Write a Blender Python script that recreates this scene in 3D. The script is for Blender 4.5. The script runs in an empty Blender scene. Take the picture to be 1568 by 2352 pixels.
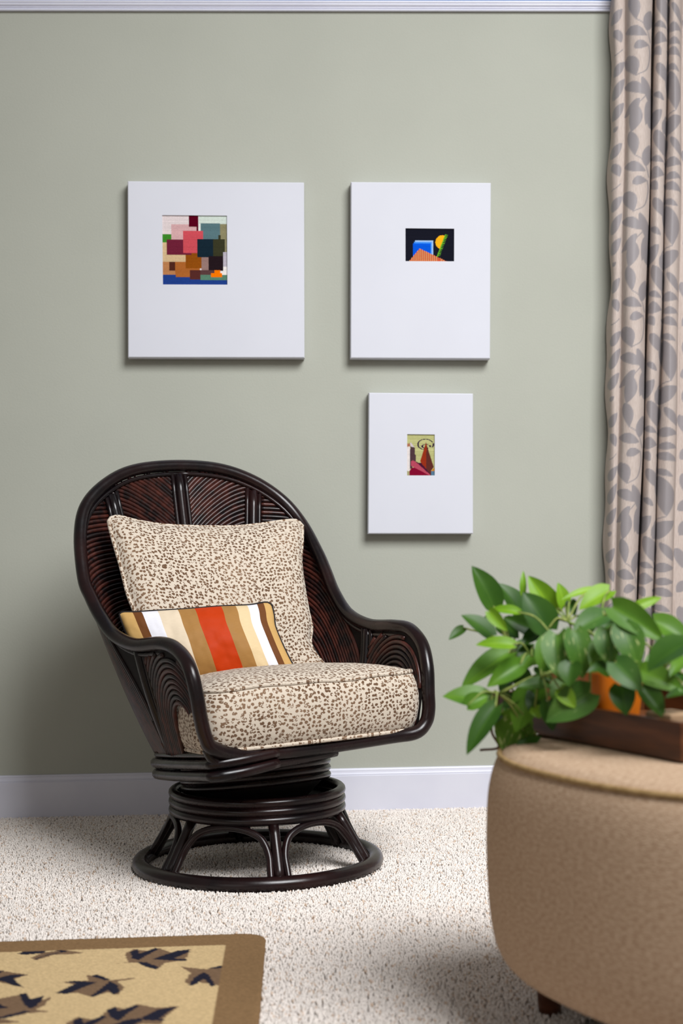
import bpy, math, random
import numpy as np
from mathutils import Matrix, Vector

random.seed(7)
rng = np.random.default_rng(11)
SC = bpy.context.scene
COL = SC.collection

# ------------------------------------------------------------------ camera
IW, IH, FPX = 1568.0, 2352.0, 3593.0
PSI, ROLL, PITCH = math.atan(.045), .01375, math.atan(40 / 3593)
CAM = np.array([0, -4.577, .829])
FW = np.array([math.sin(PSI) * math.cos(PITCH), math.cos(PSI) * math.cos(PITCH), math.sin(PITCH)])
_r0 = np.array([math.cos(PSI), -math.sin(PSI), 0]); _u0 = np.cross(_r0, FW)
RT = _r0 * math.cos(ROLL) - _u0 * math.sin(ROLL)
UP = _u0 * math.cos(ROLL) + _r0 * math.sin(ROLL)
cd = bpy.data.cameras.new('camera'); cam = bpy.data.objects.new('camera', cd); COL.objects.link(cam)
cam.matrix_world = Matrix(((RT[0], UP[0], -FW[0], CAM[0]), (RT[1], UP[1], -FW[1], CAM[1]),
                           (RT[2], UP[2], -FW[2], CAM[2]), (0, 0, 0, 1)))
cd.sensor_fit = 'VERTICAL'; cd.sensor_height = 36; cd.lens = FPX / IH * 36
cd.clip_start = .05
cd.dof.use_dof = True; cd.dof.focus_distance = 3.85; cd.dof.aperture_fstop = 3.6
SC.camera = cam

# ------------------------------------------------------------------ world, lights, exposure
wd = bpy.data.worlds.new('world'); SC.world = wd; wd.use_nodes = True
bg = wd.node_tree.nodes['Background']
bg.inputs[0].default_value = (1.0, .94, .89, 1); bg.inputs[1].default_value = .18


def area(name, loc, target, size, power, color, spread=180):
    l = bpy.data.lights.new(name, 'AREA'); l.shape = 'SQUARE'; l.size = size; l.energy = power; l.color = color
    l.spread = math.radians(spread)
    o = bpy.data.objects.new(name, l); COL.objects.link(o); o.location = loc
    o.rotation_euler = (Vector(target) - Vector(loc)).to_track_quat('-Z', 'Y').to_euler()
    return o


area('soft_box_light', (1.6, -3.6, 3.6), (.6, -.7, .85), 2.1, 79, (.975, .985, 1.0), 92)
area('fill_light', (-2.2, -6.0, 1.9), (-.2, -.5, .5), 2.4, 13, (1.0, .97, .93), 180)  # weak fill added behind the camera to lift shadows; no window there
SC.view_settings.view_transform = 'Standard'; SC.view_settings.look = 'None'
SC.view_settings.exposure = 0; SC.view_settings.gamma = 1
SC.view_settings.use_curve_mapping = False


# ------------------------------------------------------------------ pixel -> world helpers
def ray(px, py):
    return FW + RT * ((px - IW / 2) / FPX) - UP * ((py - IH / 2) / FPX)


def at_y(px, py, y):
    v = ray(px, py); return CAM + v * ((y - CAM[1]) / v[1])


def at_z(px, py, z):
    v = ray(px, py); return CAM + v * ((z - CAM[2]) / v[2])


def at_d(px, py, d):
    return CAM + ray(px, py) * d


def proj(P):
    d = np.asarray(P, float) - CAM
    z = d @ FW
    return IW / 2 + FPX * (d @ RT) / z, IH / 2 - FPX * (d @ UP) / z


# ------------------------------------------------------------------ materials
def lin(c):
    return tuple((x / 255 / 12.92) if x / 255 <= .04045 else ((x / 255 + .055) / 1.055) ** 2.4 for x in c)


def new_mat(name, rough=.6, spec=.3):
    m = bpy.data.materials.new(name); m.use_nodes = True
    b = m.node_tree.nodes['Principled BSDF']
    b.inputs['Roughness'].default_value = rough
    b.inputs['Specular IOR Level'].default_value = spec
    return m, m.node_tree, b


def N(nt, t, **kw):
    n = nt.nodes.new(t)
    for k, v in kw.items():
        if k in n.inputs.keys(): n.inputs[k].default_value = v
        else: setattr(n, k, v)
    return n


def ramp(nt, src, stops, interp='LINEAR'):
    r = nt.nodes.new('ShaderNodeValToRGB'); r.color_ramp.interpolation = interp
    e = r.color_ramp.elements
    while len(e) > 1: e.remove(e[-1])
    e[0].position = stops[0][0]; e[0].color = (*stops[0][1], 1)
    for p, c in stops[1:]:
        x = e.new(p); x.color = (*c, 1)
    nt.links.new(src, r.inputs[0])
    return r.outputs[0]


def bump(nt, b, src, strength=.2, dist=.002):
    n = N(nt, 'ShaderNodeBump'); n.inputs['Strength'].default_value = strength; n.inputs['Distance'].default_value = dist
    nt.links.new(src, n.inputs['Height']); nt.links.new(n.outputs[0], b.inputs['Normal'])


def coords(nt, kind='Object', scale=(1, 1, 1)):
    t = N(nt, 'ShaderNodeTexCoord'); m = N(nt, 'ShaderNodeMapping')
    m.inputs['Scale'].default_value = scale
    nt.links.new(t.outputs[kind], m.inputs[0]); return m.outputs[0]


def noise_mat(name, c1, c2, scale, rough=.6, spec=.3, bscale=None, bstr=.15, stretch=(1, 1, 1), detail=4, lo=.35, hi=.65):
    m, nt, b = new_mat(name, rough, spec)
    co = coords(nt, 'Object', stretch)
    n = N(nt, 'ShaderNodeTexNoise'); n.inputs['Scale'].default_value = scale; n.inputs['Detail'].default_value = detail
    nt.links.new(co, n.inputs[0])
    nt.links.new(ramp(nt, n.outputs['Fac'], [(lo, c1), (hi, c2)]), b.inputs['Base Color'])
    if bscale:
        n2 = N(nt, 'ShaderNodeTexNoise'); n2.inputs['Scale'].default_value = bscale; n2.inputs['Detail'].default_value = 3
        nt.links.new(co, n2.inputs[0]); bump(nt, b, n2.outputs['Fac'], bstr)
    return m


def attr_mat(name, attr='col', rough=.85, spec=.1, bscale=None, bstr=.2, stretch=(1, 1, 1)):
    m, nt, b = new_mat(name, rough, spec)
    a = N(nt, 'ShaderNodeAttribute'); a.attribute_name = attr
    nt.links.new(a.outputs['Color'], b.inputs['Base Color'])
    if bscale:
        n2 = N(nt, 'ShaderNodeTexNoise'); n2.inputs['Scale'].default_value = bscale
        nt.links.new(coords(nt, 'Object', stretch), n2.inputs[0]); bump(nt, b, n2.outputs['Fac'], bstr)
    return m


M_wall = noise_mat('sage_paint', (.398, .408, .352), (.415, .425, .367), 3, .75, .2, 160, .22)
M_blue = noise_mat('blue_paint', (.18, .27, .48), (.20, .29, .50), 3, .75, .2, 160, .15)
M_trim = noise_mat('white_trim_paint', (.66, .665, .76), (.70, .705, .79), 6, .4, .4, 60, .03)
M_floor = noise_mat('carpet_backing', (.56, .48, .42), (.72, .64, .58), 220, .95, .05, 300, .6)
M_canvas = noise_mat('primed_canvas', (.62, .63, .69), (.635, .645, .705), 5, .75, .15, 900, .06)


def rattan_mat(name, dark, red, scale=9, rough=.26, var=.1):
    m, nt, b = new_mat(name, rough, .42)
    co = coords(nt, 'Object', (1, 1, 1))
    n = N(nt, 'ShaderNodeTexNoise'); n.inputs['Scale'].default_value = scale; n.inputs['Detail'].default_value = 5
    nt.links.new(co, n.inputs[0])
    oi = N(nt, 'ShaderNodeObjectInfo')
    ad = N(nt, 'ShaderNodeMath', operation='MULTIPLY_ADD'); nt.links.new(oi.outputs['Random'], ad.inputs[0]); ad.inputs[1].default_value = var; ad.inputs[2].default_value = -var / 2
    a2 = N(nt, 'ShaderNodeMath', operation='ADD'); nt.links.new(ad.outputs[0], a2.inputs[0]); nt.links.new(n.outputs['Fac'], a2.inputs[1])
    nt.links.new(ramp(nt, a2.outputs[0], [(.36, dark), (.74, red)]), b.inputs['Base Color'])
    n2 = N(nt, 'ShaderNodeTexNoise'); n2.inputs['Scale'].default_value = 140
    nt.links.new(co, n2.inputs[0]); bump(nt, b, n2.outputs['Fac'], .08, .001)
    n3 = N(nt, 'ShaderNodeTexNoise'); n3.inputs['Scale'].default_value = 30
    nt.links.new(co, n3.inputs[0])
    r = N(nt, 'ShaderNodeMapRange'); r.inputs['To Min'].default_value = rough - .06; r.inputs['To Max'].default_value = rough + .14
    nt.links.new(n3.outputs['Fac'], r.inputs[0]); nt.links.new(r.outputs[0], b.inputs['Roughness'])
    return m


M_pole = rattan_mat('dark_stained_rattan', (.0045, .0026, .0032), (.018, .0058, .0055), 9, .22)
M_rib = rattan_mat('reddish_rattan_slats', (.009, .0045, .0045), (.070, .017, .011), 45, .28, .3)
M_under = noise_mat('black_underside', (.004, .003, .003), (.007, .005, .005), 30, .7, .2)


def leopard(name):
    m, nt, b = new_mat(name, .9, .08)
    co = coords(nt, 'UV', (1, 1.12, 1))
    dn = N(nt, 'ShaderNodeTexNoise'); dn.inputs['Scale'].default_value = 40; dn.inputs['Detail'].default_value = 1
    nt.links.new(co, dn.inputs[0])
    mx = N(nt, 'ShaderNodeMix', data_type='VECTOR'); mx.inputs['Factor'].default_value = .010
    nt.links.new(co, mx.inputs[4]); nt.links.new(dn.outputs['Color'], mx.inputs[5])
    v = N(nt, 'ShaderNodeTexVoronoi'); v.inputs['Scale'].default_value = 98; v.inputs['Randomness'].default_value = .72
    v.voronoi_dimensions = '2D'
    nt.links.new(mx.outputs[1], v.inputs['Vector'])
    # blotch: a ring round every cell centre, broken up by noise
    rg = ramp(nt, v.outputs['Distance'], [(0, (.45, .45, .45)), (.12, (.85, .85, .85)), (.30, (1, 1, 1)), (.44, (0, 0, 0))])
    n2 = N(nt, 'ShaderNodeTexNoise'); n2.inputs['Scale'].default_value = 140; n2.inputs['Detail'].default_value = 1
    nt.links.new(co, n2.inputs[0])
    mu = N(nt, 'ShaderNodeMath', operation='MULTIPLY'); nt.links.new(rg, mu.inputs[0])
    r2 = ramp(nt, n2.outputs['Fac'], [(.36, (0, 0, 0)), (.50, (1, 1, 1))]); nt.links.new(r2, mu.inputs[1])
    n3 = N(nt, 'ShaderNodeTexNoise'); n3.inputs['Scale'].default_value = 7
    nt.links.new(co, n3.inputs[0])
    dark = ramp(nt, n3.outputs['Fac'], [(.4, (.13, .072, .040)), (.65, (.22, .135, .082))])
    mix = N(nt, 'ShaderNodeMix', data_type='RGBA')
    nt.links.new(ramp(nt, mu.outputs[0], [(.30, (0, 0, 0)), (.48, (1, 1, 1))]), mix.inputs['Factor'])
    mix.inputs[6].default_value = (.60, .52, .425, 1); nt.links.new(dark, mix.inputs[7])
    nt.links.new(mix.outputs[2], b.inputs['Base Color'])
    n4 = N(nt, 'ShaderNodeTexNoise'); n4.inputs['Scale'].default_value = 500
    nt.links.new(co, n4.inputs[0]); bump(nt, b, n4.outputs['Fac'], .25, .001)
    b.inputs['Sheen Weight'].default_value = .15
    return m


M_leo = leopard('leopard_chenille')


def stripes_mat():
    m, nt, b = new_mat('striped_dupioni_silk', .55, .1)
    t = N(nt, 'ShaderNodeTexCoord'); sp = N(nt, 'ShaderNodeSeparateXYZ'); nt.links.new(t.outputs['UV'], sp.inputs[0])
    gold, brown, white, cream, tan, red = (.58, .36, .13), (.15, .055, .017), (.80, .80, .86), (.74, .62, .46), (.36, .185, .055), (.50, .042, .004)
    ycream = (.72, .56, .33)
    col = ramp(nt, sp.outputs[0], [(0, gold), (.085, brown), (.142, white), (.245, cream), (.372, tan), (.482, red), (.655, tan), (.748, ycream), (.826, white), (.892, brown), (.935, gold)], 'CONSTANT')
    co = coords(nt, 'UV', (1, 14, 1))
    n = N(nt, 'ShaderNodeTexNoise'); n.inputs['Scale'].default_value = 9; n.inputs['Detail'].default_value = 6
    co2 = coords(nt, 'UV', (3, 60, 1)); nt.links.new(co2, n.inputs[0])
    mul = N(nt, 'ShaderNodeMix', data_type='RGBA', blend_type='MULTIPLY'); mul.inputs['Factor'].default_value = .45
    nt.links.new(col, mul.inputs[6]); nt.links.new(ramp(nt, n.outputs['Fac'], [(.3, (.72, .66, .6)), (.65, (1, 1, 1))]), mul.inputs[7])
    nt.links.new(mul.outputs[2], b.inputs['Base Color'])
    n2 = N(nt, 'ShaderNodeTexNoise'); n2.inputs['Scale'].default_value = 4; n2.inputs['Detail'].default_value = 1
    nt.links.new(coords(nt, 'UV', (2.4, 1.1, 1)), n2.inputs[0]); bump(nt, b, n2.outputs['Fac'], .35, .02)
    return m


M_silk = stripes_mat()
M_cord = noise_mat('black_cord', (.012, .010, .010), (.02, .016, .016), 80, .7, .2)


def weave_mat(name, c1, c2, c3):
    m, nt, b = new_mat(name, .92, .08)
    co = coords(nt, 'UV', (1, 1, 1))
    n = N(nt, 'ShaderNodeTexNoise'); n.inputs['Scale'].default_value = 1; n.inputs['Detail'].default_value = 5; n.inputs['Roughness'].default_value = .7
    nt.links.new(coords(nt, 'UV', (110, 260, 1)), n.inputs[0])
    nt.links.new(ramp(nt, n.outputs['Fac'], [(.34, c1), (.5, c2), (.68, c3)]), b.inputs['Base Color'])
    n2 = N(nt, 'ShaderNodeTexNoise'); n2.inputs['Scale'].default_value = 1; n2.inputs['Detail'].default_value = 3
    nt.links.new(coords(nt, 'UV', (220, 480, 1)), n2.inputs[0]); bump(nt, b, n2.outputs['Fac'], .5, .003)
    return m


M_ott = weave_mat('tan_chenille_weave', (.38, .25, .155), (.53, .37, .25), (.68, .51, .36))
M_pipe = noise_mat('gold_tan_piping', (.30, .19, .08), (.42, .28, .13), 80, .8, .1)


def wood(name, c1, c2, rough=.45):
    m, nt, b = new_mat(name, rough, .4)
    n = N(nt, 'ShaderNodeTexNoise'); n.inputs['Scale'].default_value = 6; n.inputs['Detail'].default_value = 6
    nt.links.new(coords(nt, 'Object', (1, 1, 9)), n.inputs[0])
    nt.links.new(ramp(nt, n.outputs['Fac'], [(.35, c1), (.65, c2)]), b.inputs['Base Color'])
    return m


M_tray = wood('walnut_tray_wood', (.055, .018, .007), (.15, .052, .018), .32)
M_leg = wood('red_brown_leg_wood', (.07, .022, .010), (.13, .045, .02))
M_block = wood('light_wood', (.36, .22, .12), (.48, .32, .19), .6)
M_pot = noise_mat('orange_glaze', (.72, .17, .006), (.80, .22, .012), 12, .35, .5)
M_soil = noise_mat('potting_soil', (.015, .010, .007), (.05, .035, .022), 120, .95, .1, 90, .8)
M_stick = noise_mat('brown_cane', (.10, .035, .018), (.16, .06, .03), 40, .7, .2)


def leaf_mat(name, c1, c2, streak=None, thr=.62):
    m, nt, b = new_mat(name, .38, .28)
    t = N(nt, 'ShaderNodeTexCoord'); sp = N(nt, 'ShaderNodeSeparateXYZ'); nt.links.new(t.outputs['UV'], sp.inputs[0])
    n = N(nt, 'ShaderNodeTexNoise'); n.inputs['Scale'].default_value = 14; n.inputs['Detail'].default_value = 4
    nt.links.new(coords(nt, 'Object', (1, 1, 1)), n.inputs[0])
    col = ramp(nt, n.outputs['Fac'], [(.35, c1), (.65, c2)])
    # pale midrib
    ab = N(nt, 'ShaderNodeMath', operation='SUBTRACT'); ab.inputs[1].default_value = .5; nt.links.new(sp.outputs[0], ab.inputs[0])
    a2 = N(nt, 'ShaderNodeMath', operation='ABSOLUTE'); nt.links.new(ab.outputs[0], a2.inputs[0])
    mid = ramp(nt, a2.outputs[0], [(.0, (1, 1, 1)), (.022, (0, 0, 0))])
    mx = N(nt, 'ShaderNodeMix', data_type='RGBA'); nt.links.new(mid, mx.inputs['Factor'])
    nt.links.new(col, mx.inputs[6]); mx.inputs[7].default_value = (min(1, c2[0] * 1.5), min(1, c2[1] * 1.35), c2[2] * 1.3, 1)
    out = mx.outputs[2]
    if streak:
        n2 = N(nt, 'ShaderNodeTexNoise'); n2.inputs['Scale'].default_value = 3.2; n2.inputs['Detail'].default_value = 5
        nt.links.new(coords(nt, 'UV', (2.6, 1, 1)), n2.inputs[0])
        m2 = N(nt, 'ShaderNodeMix', data_type='RGBA')
        nt.links.new(ramp(nt, n2.outputs['Fac'], [(thr, (0, 0, 0)), (thr + .07, (1, 1, 1))]), m2.inputs['Factor'])
        nt.links.new(out, m2.inputs[6]); m2.inputs[7].default_value = (*streak, 1); out = m2.outputs[2]
    nt.links.new(out, b.inputs['Base Color'])
    tr = N(nt, 'ShaderNodeBsdfTranslucent'); nt.links.new(out, tr.inputs[0])
    ms = N(nt, 'ShaderNodeMixShader'); ms.inputs[0].default_value = .28
    nt.links.new(b.outputs[0], ms.inputs[1]); nt.links.new(tr.outputs[0], ms.inputs[2])
    nt.links.new(ms.outputs[0], nt.nodes['Material Output'].inputs[0])
    return m


LEAF = {
    'd': leaf_mat('leaf_dark_green', (.026, .085, .010), (.050, .130, .014)),
    'm': leaf_mat('leaf_mid_green', (.070, .185, .014), (.120, .265, .022)),
    'b': leaf_mat('leaf_bright_green', (.16, .34, .014), (.26, .46, .03)),
    'v': leaf_mat('leaf_variegated', (.055, .15, .018), (.10, .23, .028), (.50, .58, .22), .585),
    'w': leaf_mat('leaf_pale_variegated', (.10, .24, .02), (.17, .33, .03), (.55, .64, .24), .56),
    'l': leaf_mat('leaf_light_green', (.10, .25, .02), (.15, .33, .028)),
    'g': leaf_mat('leaf_grey_green', (.045, .13, .022), (.09, .20, .035), (.34, .44, .17), .64),
}
M_stem = noise_mat('green_stem', (.15, .23, .04), (.30, .34, .09), 60, .6, .3)


# ------------------------------------------------------------------ mesh helpers
def obj(name, geo, mat, parent=None, smooth=True, origin=None, uv=None, col=None, colc=None):
    v, f = geo
    v = np.asarray(v, float).reshape(-1, 3)
    if parent is not None:
        org = np.array(parent['_o'])
    else:
        org = np.zeros(3) if origin is None else np.asarray(origin, float)
    me = bpy.data.meshes.new(name)
    me.from_pydata((v - org).tolist(), [], f if isinstance(f, list) else f.tolist())
    me.materials.append(mat)
    if smooth: me.polygons.foreach_set('use_smooth', [True] * len(me.polygons))
    if uv is not None:
        li = np.zeros(len(me.loops), dtype=np.int32); me.loops.foreach_get('vertex_index', li)
        l = me.uv_layers.new(name='UVMap'); l.data.foreach_set('uv', np.asarray(uv, np.float32)[li].ravel())
    if col is not None:
        a = me.color_attributes.new('col', 'FLOAT_COLOR', 'POINT')
        a.data.foreach_set('color', np.c_[np.asarray(col, np.float32), np.ones(len(v), np.float32)].ravel())
    if colc is not None:
        c = np.repeat(np.asarray(colc, np.float32), [len(p.vertices) for p in me.polygons], axis=0)
        a = me.color_attributes.new('col', 'FLOAT_COLOR', 'CORNER')
        a.data.foreach_set('color', np.c_[c, np.ones(len(c), np.float32)].ravel())
    me.update()
    o = bpy.data.objects.new(name, me); COL.objects.link(o)
    if parent is not None: o.parent = parent
    else: o.location = org
    o['_o'] = org.tolist()
    return o


def thing(name, loc, label, cat, group=None):
    o = bpy.data.objects.new(name, None); COL.objects.link(o); o.location = loc
    o.empty_display_size = .1; o['_o'] = list(map(float, loc)); o['label'] = label; o['category'] = cat
    if group: o['group'] = group
    return o


def tag(o, label, cat, group=None):
    o['label'] = label; o['category'] = cat
    if group: o['group'] = group
    return o


def struct(o):
    o['kind'] = 'structure'; return o


def join(*gs):
    V = []; Fs = []; k = 0
    for v, f in gs:
        v = np.asarray(v, float).reshape(-1, 3); V.append(v); Fs += [tuple(int(i) + k for i in q) for q in f]; k += len(v)
    return np.concatenate(V), Fs


def catmull(P, n=6, closed=False):
    P = np.asarray(P, float); m = len(P); out = []
    rngs = range(m) if closed else range(m - 1)
    for i in rngs:
        if closed: a, b, c, d = P[i - 1], P[i], P[(i + 1) % m], P[(i + 2) % m]
        else:
            b, c = P[i], P[i + 1]
            a = P[i - 1] if i > 0 else 2 * b - c
            d = P[i + 2] if i + 2 < m else 2 * c - b
        for t in np.arange(n) / n:
            out.append(.5 * ((2 * b) + (c - a) * t + (2 * a - 5 * b + 4 * c - d) * t * t + (3 * b - a - 3 * c + d) * t ** 3))
    if not closed: out.append(P[-1])
    return np.array(out)


def tube(P, r, n=8, closed=False, flat=1.0):
    P = np.asarray(P, float); m = len(P)
    r = np.broadcast_to(np.asarray(r, float), (m,))
    T = np.zeros_like(P)
    if closed: T = np.roll(P, -1, 0) - np.roll(P, 1, 0)
    else:
        T[1:-1] = P[2:] - P[:-2]; T[0] = P[1] - P[0]; T[-1] = P[-1] - P[-2]
    T /= np.linalg.norm(T, axis=1)[:, None] + 1e-12
    a = np.array([0, 0, 1.]) if abs(T[0][2]) < .9 else np.array([1., 0, 0])
    nrm = np.cross(T[0], a); nrm /= np.linalg.norm(nrm)
    V = []; ang = np.arange(n) * 2 * math.pi / n
    frames = []
    for i in range(m):
        nrm = nrm - T[i] * (nrm @ T[i]); nrm /= np.linalg.norm(nrm) + 1e-12
        frames.append(nrm.copy())
    if closed:                      # spread the closing twist
        e = frames[0] - T[-1] * (frames[0] @ T[-1]); e /= np.linalg.norm(e)
        tw = math.atan2(np.cross(frames[-1], e) @ T[-1], frames[-1] @ e)
    else: tw = 0
    for i in range(m):
        nn = frames[i]; b = np.cross(T[i], nn); q = ang + tw * i / m
        V.append(P[i] + r[i] * (np.cos(q)[:, None] * nn + np.sin(q)[:, None] * b * flat))
    V = np.concatenate(V); Fs = []
    for i in range(m if closed else m - 1):
        j = (i + 1) % m
        for k in range(n):
            l = (k + 1) % n
            Fs.append((i * n + k, i * n + l, j * n + l, j * n + k))
    if not closed:
        V = np.concatenate([V, P[:1], P[-1:]]); c0, c1 = m * n, m * n + 1
        for k in range(n):
            l = (k + 1) % n
            Fs.append((c0, l, k)); Fs.append((c1, (m - 1) * n + k, (m - 1) * n + l))
    return V, Fs


def lathe(prof, c, n=64):
    V = []; Fs = []; a = np.arange(n) * 2 * math.pi / n; m = len(prof)
    for r, z in prof:
        V.append(np.stack([c[0] + r * np.cos(a), c[1] + r * np.sin(a), np.full(n, c[2] + z)], 1))
    for i in range(m - 1):
        for k in range(n):
            l = (k + 1) % n
            Fs.append((i * n + k, i * n + l, (i + 1) * n + l, (i + 1) * n + k))
    return np.concatenate(V), Fs


def grid(P):
    a, b = P.shape[:2]
    i = np.arange(a * b).reshape(a, b)
    f = np.stack([i[:-1, :-1], i[1:, :-1], i[1:, 1:], i[:-1, 1:]], -1).reshape(-1, 4)
    return P.reshape(-1, 3), f


def box(o, ex, ey, ez, bev=.002):
    """bevelled box: corner o and three edge vectors"""
    import bmesh
    o, ex, ey, ez = (np.asarray(q, float) for q in (o, ex, ey, ez))
    bm = bmesh.new()
    vs = [bm.verts.new(o + ex * i + ey * j + ez * k) for k in (0, 1) for j in (0, 1) for i in (0, 1)]
    for q in ((0, 2, 3, 1), (4, 5, 7, 6), (0, 1, 5, 4), (2, 6, 7, 3), (0, 4, 6, 2), (1, 3, 7, 5)):
        bm.faces.new([vs[i] for i in q])
    bmesh.ops.recalc_face_normals(bm, faces=bm.faces)
    if bev: bmesh.ops.bevel(bm, geom=bm.edges[:], offset=bev, segments=2, affect='EDGES', profile=.5)
    bm.verts.index_update()
    r = np.array([v.co[:] for v in bm.verts]), [tuple(v.index for v in f.verts) for f in bm.faces]
    bm.free(); return r


def extrude_x(profile, x0, x1):
    """(y,z) profile polyline swept along x with end caps"""
    p = np.asarray(profile, float); n = len(p)
    V = np.concatenate([np.c_[np.full(n, x), p] for x in (x0, x1)])
    Fs = [(i, i + n, (i + 1) % n + n, (i + 1) % n) for i in range(n)]
    Fs += [tuple(range(n)), tuple(range(2 * n - 1, n - 1, -1))]
    return V, Fs


def in_poly(X, Y, P):
    P = np.asarray(P, float); r = np.zeros(X.shape, bool); j = len(P) - 1
    for i in range(len(P)):
        xi, yi = P[i]; xj, yj = P[j]
        if yi != yj:
            r ^= ((yi > Y) != (yj > Y)) & (X < (xj - xi) * (Y - yi) / (yj - yi) + xi)
        j = i
    return r


# ------------------------------------------------------------------ the room
XW0, XW1 = -2.4, 2.6
struct(obj('wall_back', box((XW0, 0, -.02), (XW1 - XW0, 0, 0), (0, .12, 0), (0, 0, 2.372), 0), M_wall, smooth=False))
struct(obj('wall_upper', box((XW0, 0, 2.3525), (XW1 - XW0, 0, 0), (0, .12, 0), (0, 0, .9), 0), M_blue, smooth=False))
struct(obj('floor', box((XW0, -6.0, -.06), (XW1 - XW0, 0, 0), (0, 6.0, 0), (0, 0, .056), 0), M_floor, smooth=False))
# picture rail profile (y towards the room is negative)
PR = [(0, 2.350), (-.011, 2.350), (-.0125, 2.3525), (-.010, 2.355), (-.007, 2.3575), (-.0085, 2.3585), (-.0105, 2.3595),
      (-.0105, 2.3615), (-.009, 2.3625), (-.0125, 2.364), (-.015, 2.3675), (-.015, 2.3705), (-.0135, 2.3712), (-.015, 2.372), (-.0165, 2.3745), (-.0165, 2.378), (0, 2.379)]
struct(obj('trim_1', extrude_x(PR, XW0, XW1), M_trim, smooth=False))
BB = [(0, -.01), (-.015, -.01), (-.015, .110), (-.0125, .112), (-.0135, .113), (-.0135, .1145), (-.0105, .1155), (-.0095, .118), (-.0085, .124),
      (-.009, .1255), (-.0075, .1265), (-.006, .1295), (-.0035, .1305), (0, .1305)]
struct(obj('baseboard_back', extrude_x(BB, XW0, XW1), M_trim, smooth=False))

# ------------------------------------------------------------------ ottoman constants used by the carpet too
zb, zt = .4855, .5425
Ln = at_z(1130, 1590, zt); Nr = at_z(1562, 1660, zt)
e1 = (Nr - Ln); Llong = np.linalg.norm(e1); e1 /= Llong; e2 = np.array([-e1[1], e1[0], 0]); up = np.array([0, 0, 1.])
OC = Ln * [1, 1, 0] + e1 * .40 + e2 * .20


def ott_ring(k, n=96, close=False):
    t = np.linspace(0, 2 * math.pi, n, endpoint=close); r = (np.abs(np.cos(t)) ** 2.4 + np.abs(np.sin(t)) ** 2.4) ** (-1 / 2.4)
    return OC + np.outer(.38 * k * r * np.cos(t), e1) + np.outer(.34 * k * r * np.sin(t), e2)




# ------------------------------------------------------------------ carpet pile: tufts, nobody could count them
def carpet():
    sp = .0054
    xs = np.arange(-1.15, .95, sp); ys = np.arange(-2.15, -.016, sp)
    X, Y = np.meshgrid(xs, ys); X = X.ravel() + rng.uniform(-.5, .5, X.size) * sp; Y = Y.ravel() + rng.uniform(-.5, .5, Y.size) * sp
    px, py = proj(np.c_[X, Y, np.zeros_like(X)])
    k = (px > -90) & (px < 1660) & (py < 2460)
    k &= ~((X < -.03) & (Y < -1.39))
    k &= ~((X - OC[0]) ** 2 + (Y - OC[1]) ** 2 < .27 ** 2)
    X, Y = X[k], Y[k]; n1 = len(X)
    # coarser tufts on the rest of the floor, outside the photograph
    s2 = .0125
    X2, Y2 = np.meshgrid(np.arange(XW0 + .02, XW1 - .02, s2), np.arange(-3.6, -.016, s2)); X2 = X2.ravel() + rng.uniform(-.5, .5, X2.size) * s2; Y2 = Y2.ravel() + rng.uniform(-.5, .5, Y2.size) * s2
    px, py = proj(np.c_[X2, Y2, np.zeros_like(X2)])
    k = ~((px > -86) & (px < 1656) & (py < 2456) & (X2 > -1.15) & (X2 < .95) & (Y2 > -2.15)) & ~((X2 < -.03) & (X2 > -1.49) & (Y2 < -1.39) & (Y2 > -2.35))
    k &= ~((X2 - OC[0]) ** 2 + (Y2 - OC[1]) ** 2 < .27 ** 2)
    X, Y = np.r_[X, X2[k]], np.r_[Y, Y2[k]]; n = len(X)
    h = rng.uniform(.0105, .0140, n); r = rng.uniform(.0023, .0034, n); r[n1:] *= 2.2
    la = rng.uniform(0, 2 * math.pi, n); ll = rng.uniform(.001, .0065, n); a0 = rng.uniform(0, 2 * math.pi, n)
    V = np.zeros((n, 7, 3))
    for k3 in range(3):
        a = a0 + k3 * 2 * math.pi / 3
        V[:, k3] = np.c_[X + r * .8 * np.cos(a), Y + r * .8 * np.sin(a), np.full(n, -.004)]
        b = a + .9
        V[:, 3 + k3] = np.c_[X + .8 * ll * np.cos(la) + r * np.cos(b), Y + .8 * ll * np.sin(la) + r * np.sin(b), h * .82]
    V[:, 6] = np.c_[X + ll * np.cos(la), Y + ll * np.sin(la), h]
    q = []
    for k3 in range(3):
        l = (k3 + 1) % 3
        q += [(k3, l, 3 + l), (k3, 3 + l, 3 + k3), (3 + k3, 3 + l, 6)]
    q = np.array(q)
    Fs = (q[None] + (np.arange(n) * 7)[:, None, None]).reshape(-1, 3)
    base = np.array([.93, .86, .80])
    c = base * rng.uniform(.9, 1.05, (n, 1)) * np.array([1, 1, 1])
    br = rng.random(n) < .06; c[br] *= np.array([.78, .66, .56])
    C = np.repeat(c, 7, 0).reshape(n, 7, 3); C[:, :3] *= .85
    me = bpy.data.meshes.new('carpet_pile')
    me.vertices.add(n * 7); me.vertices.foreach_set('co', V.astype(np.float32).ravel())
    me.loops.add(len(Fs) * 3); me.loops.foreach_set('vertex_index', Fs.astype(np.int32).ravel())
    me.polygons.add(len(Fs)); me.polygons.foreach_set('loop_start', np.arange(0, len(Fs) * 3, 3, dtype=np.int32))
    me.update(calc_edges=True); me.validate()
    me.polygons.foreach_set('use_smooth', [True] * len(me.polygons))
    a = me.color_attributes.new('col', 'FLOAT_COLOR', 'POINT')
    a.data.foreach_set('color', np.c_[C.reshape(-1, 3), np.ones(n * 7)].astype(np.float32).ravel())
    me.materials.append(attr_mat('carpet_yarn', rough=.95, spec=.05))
    o = bpy.data.objects.new('carpet_pile', me); COL.objects.link(o)
    o['kind'] = 'stuff'; tag(o, 'beige cut pile carpet covering the floor', 'carpet')


carpet()

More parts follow.
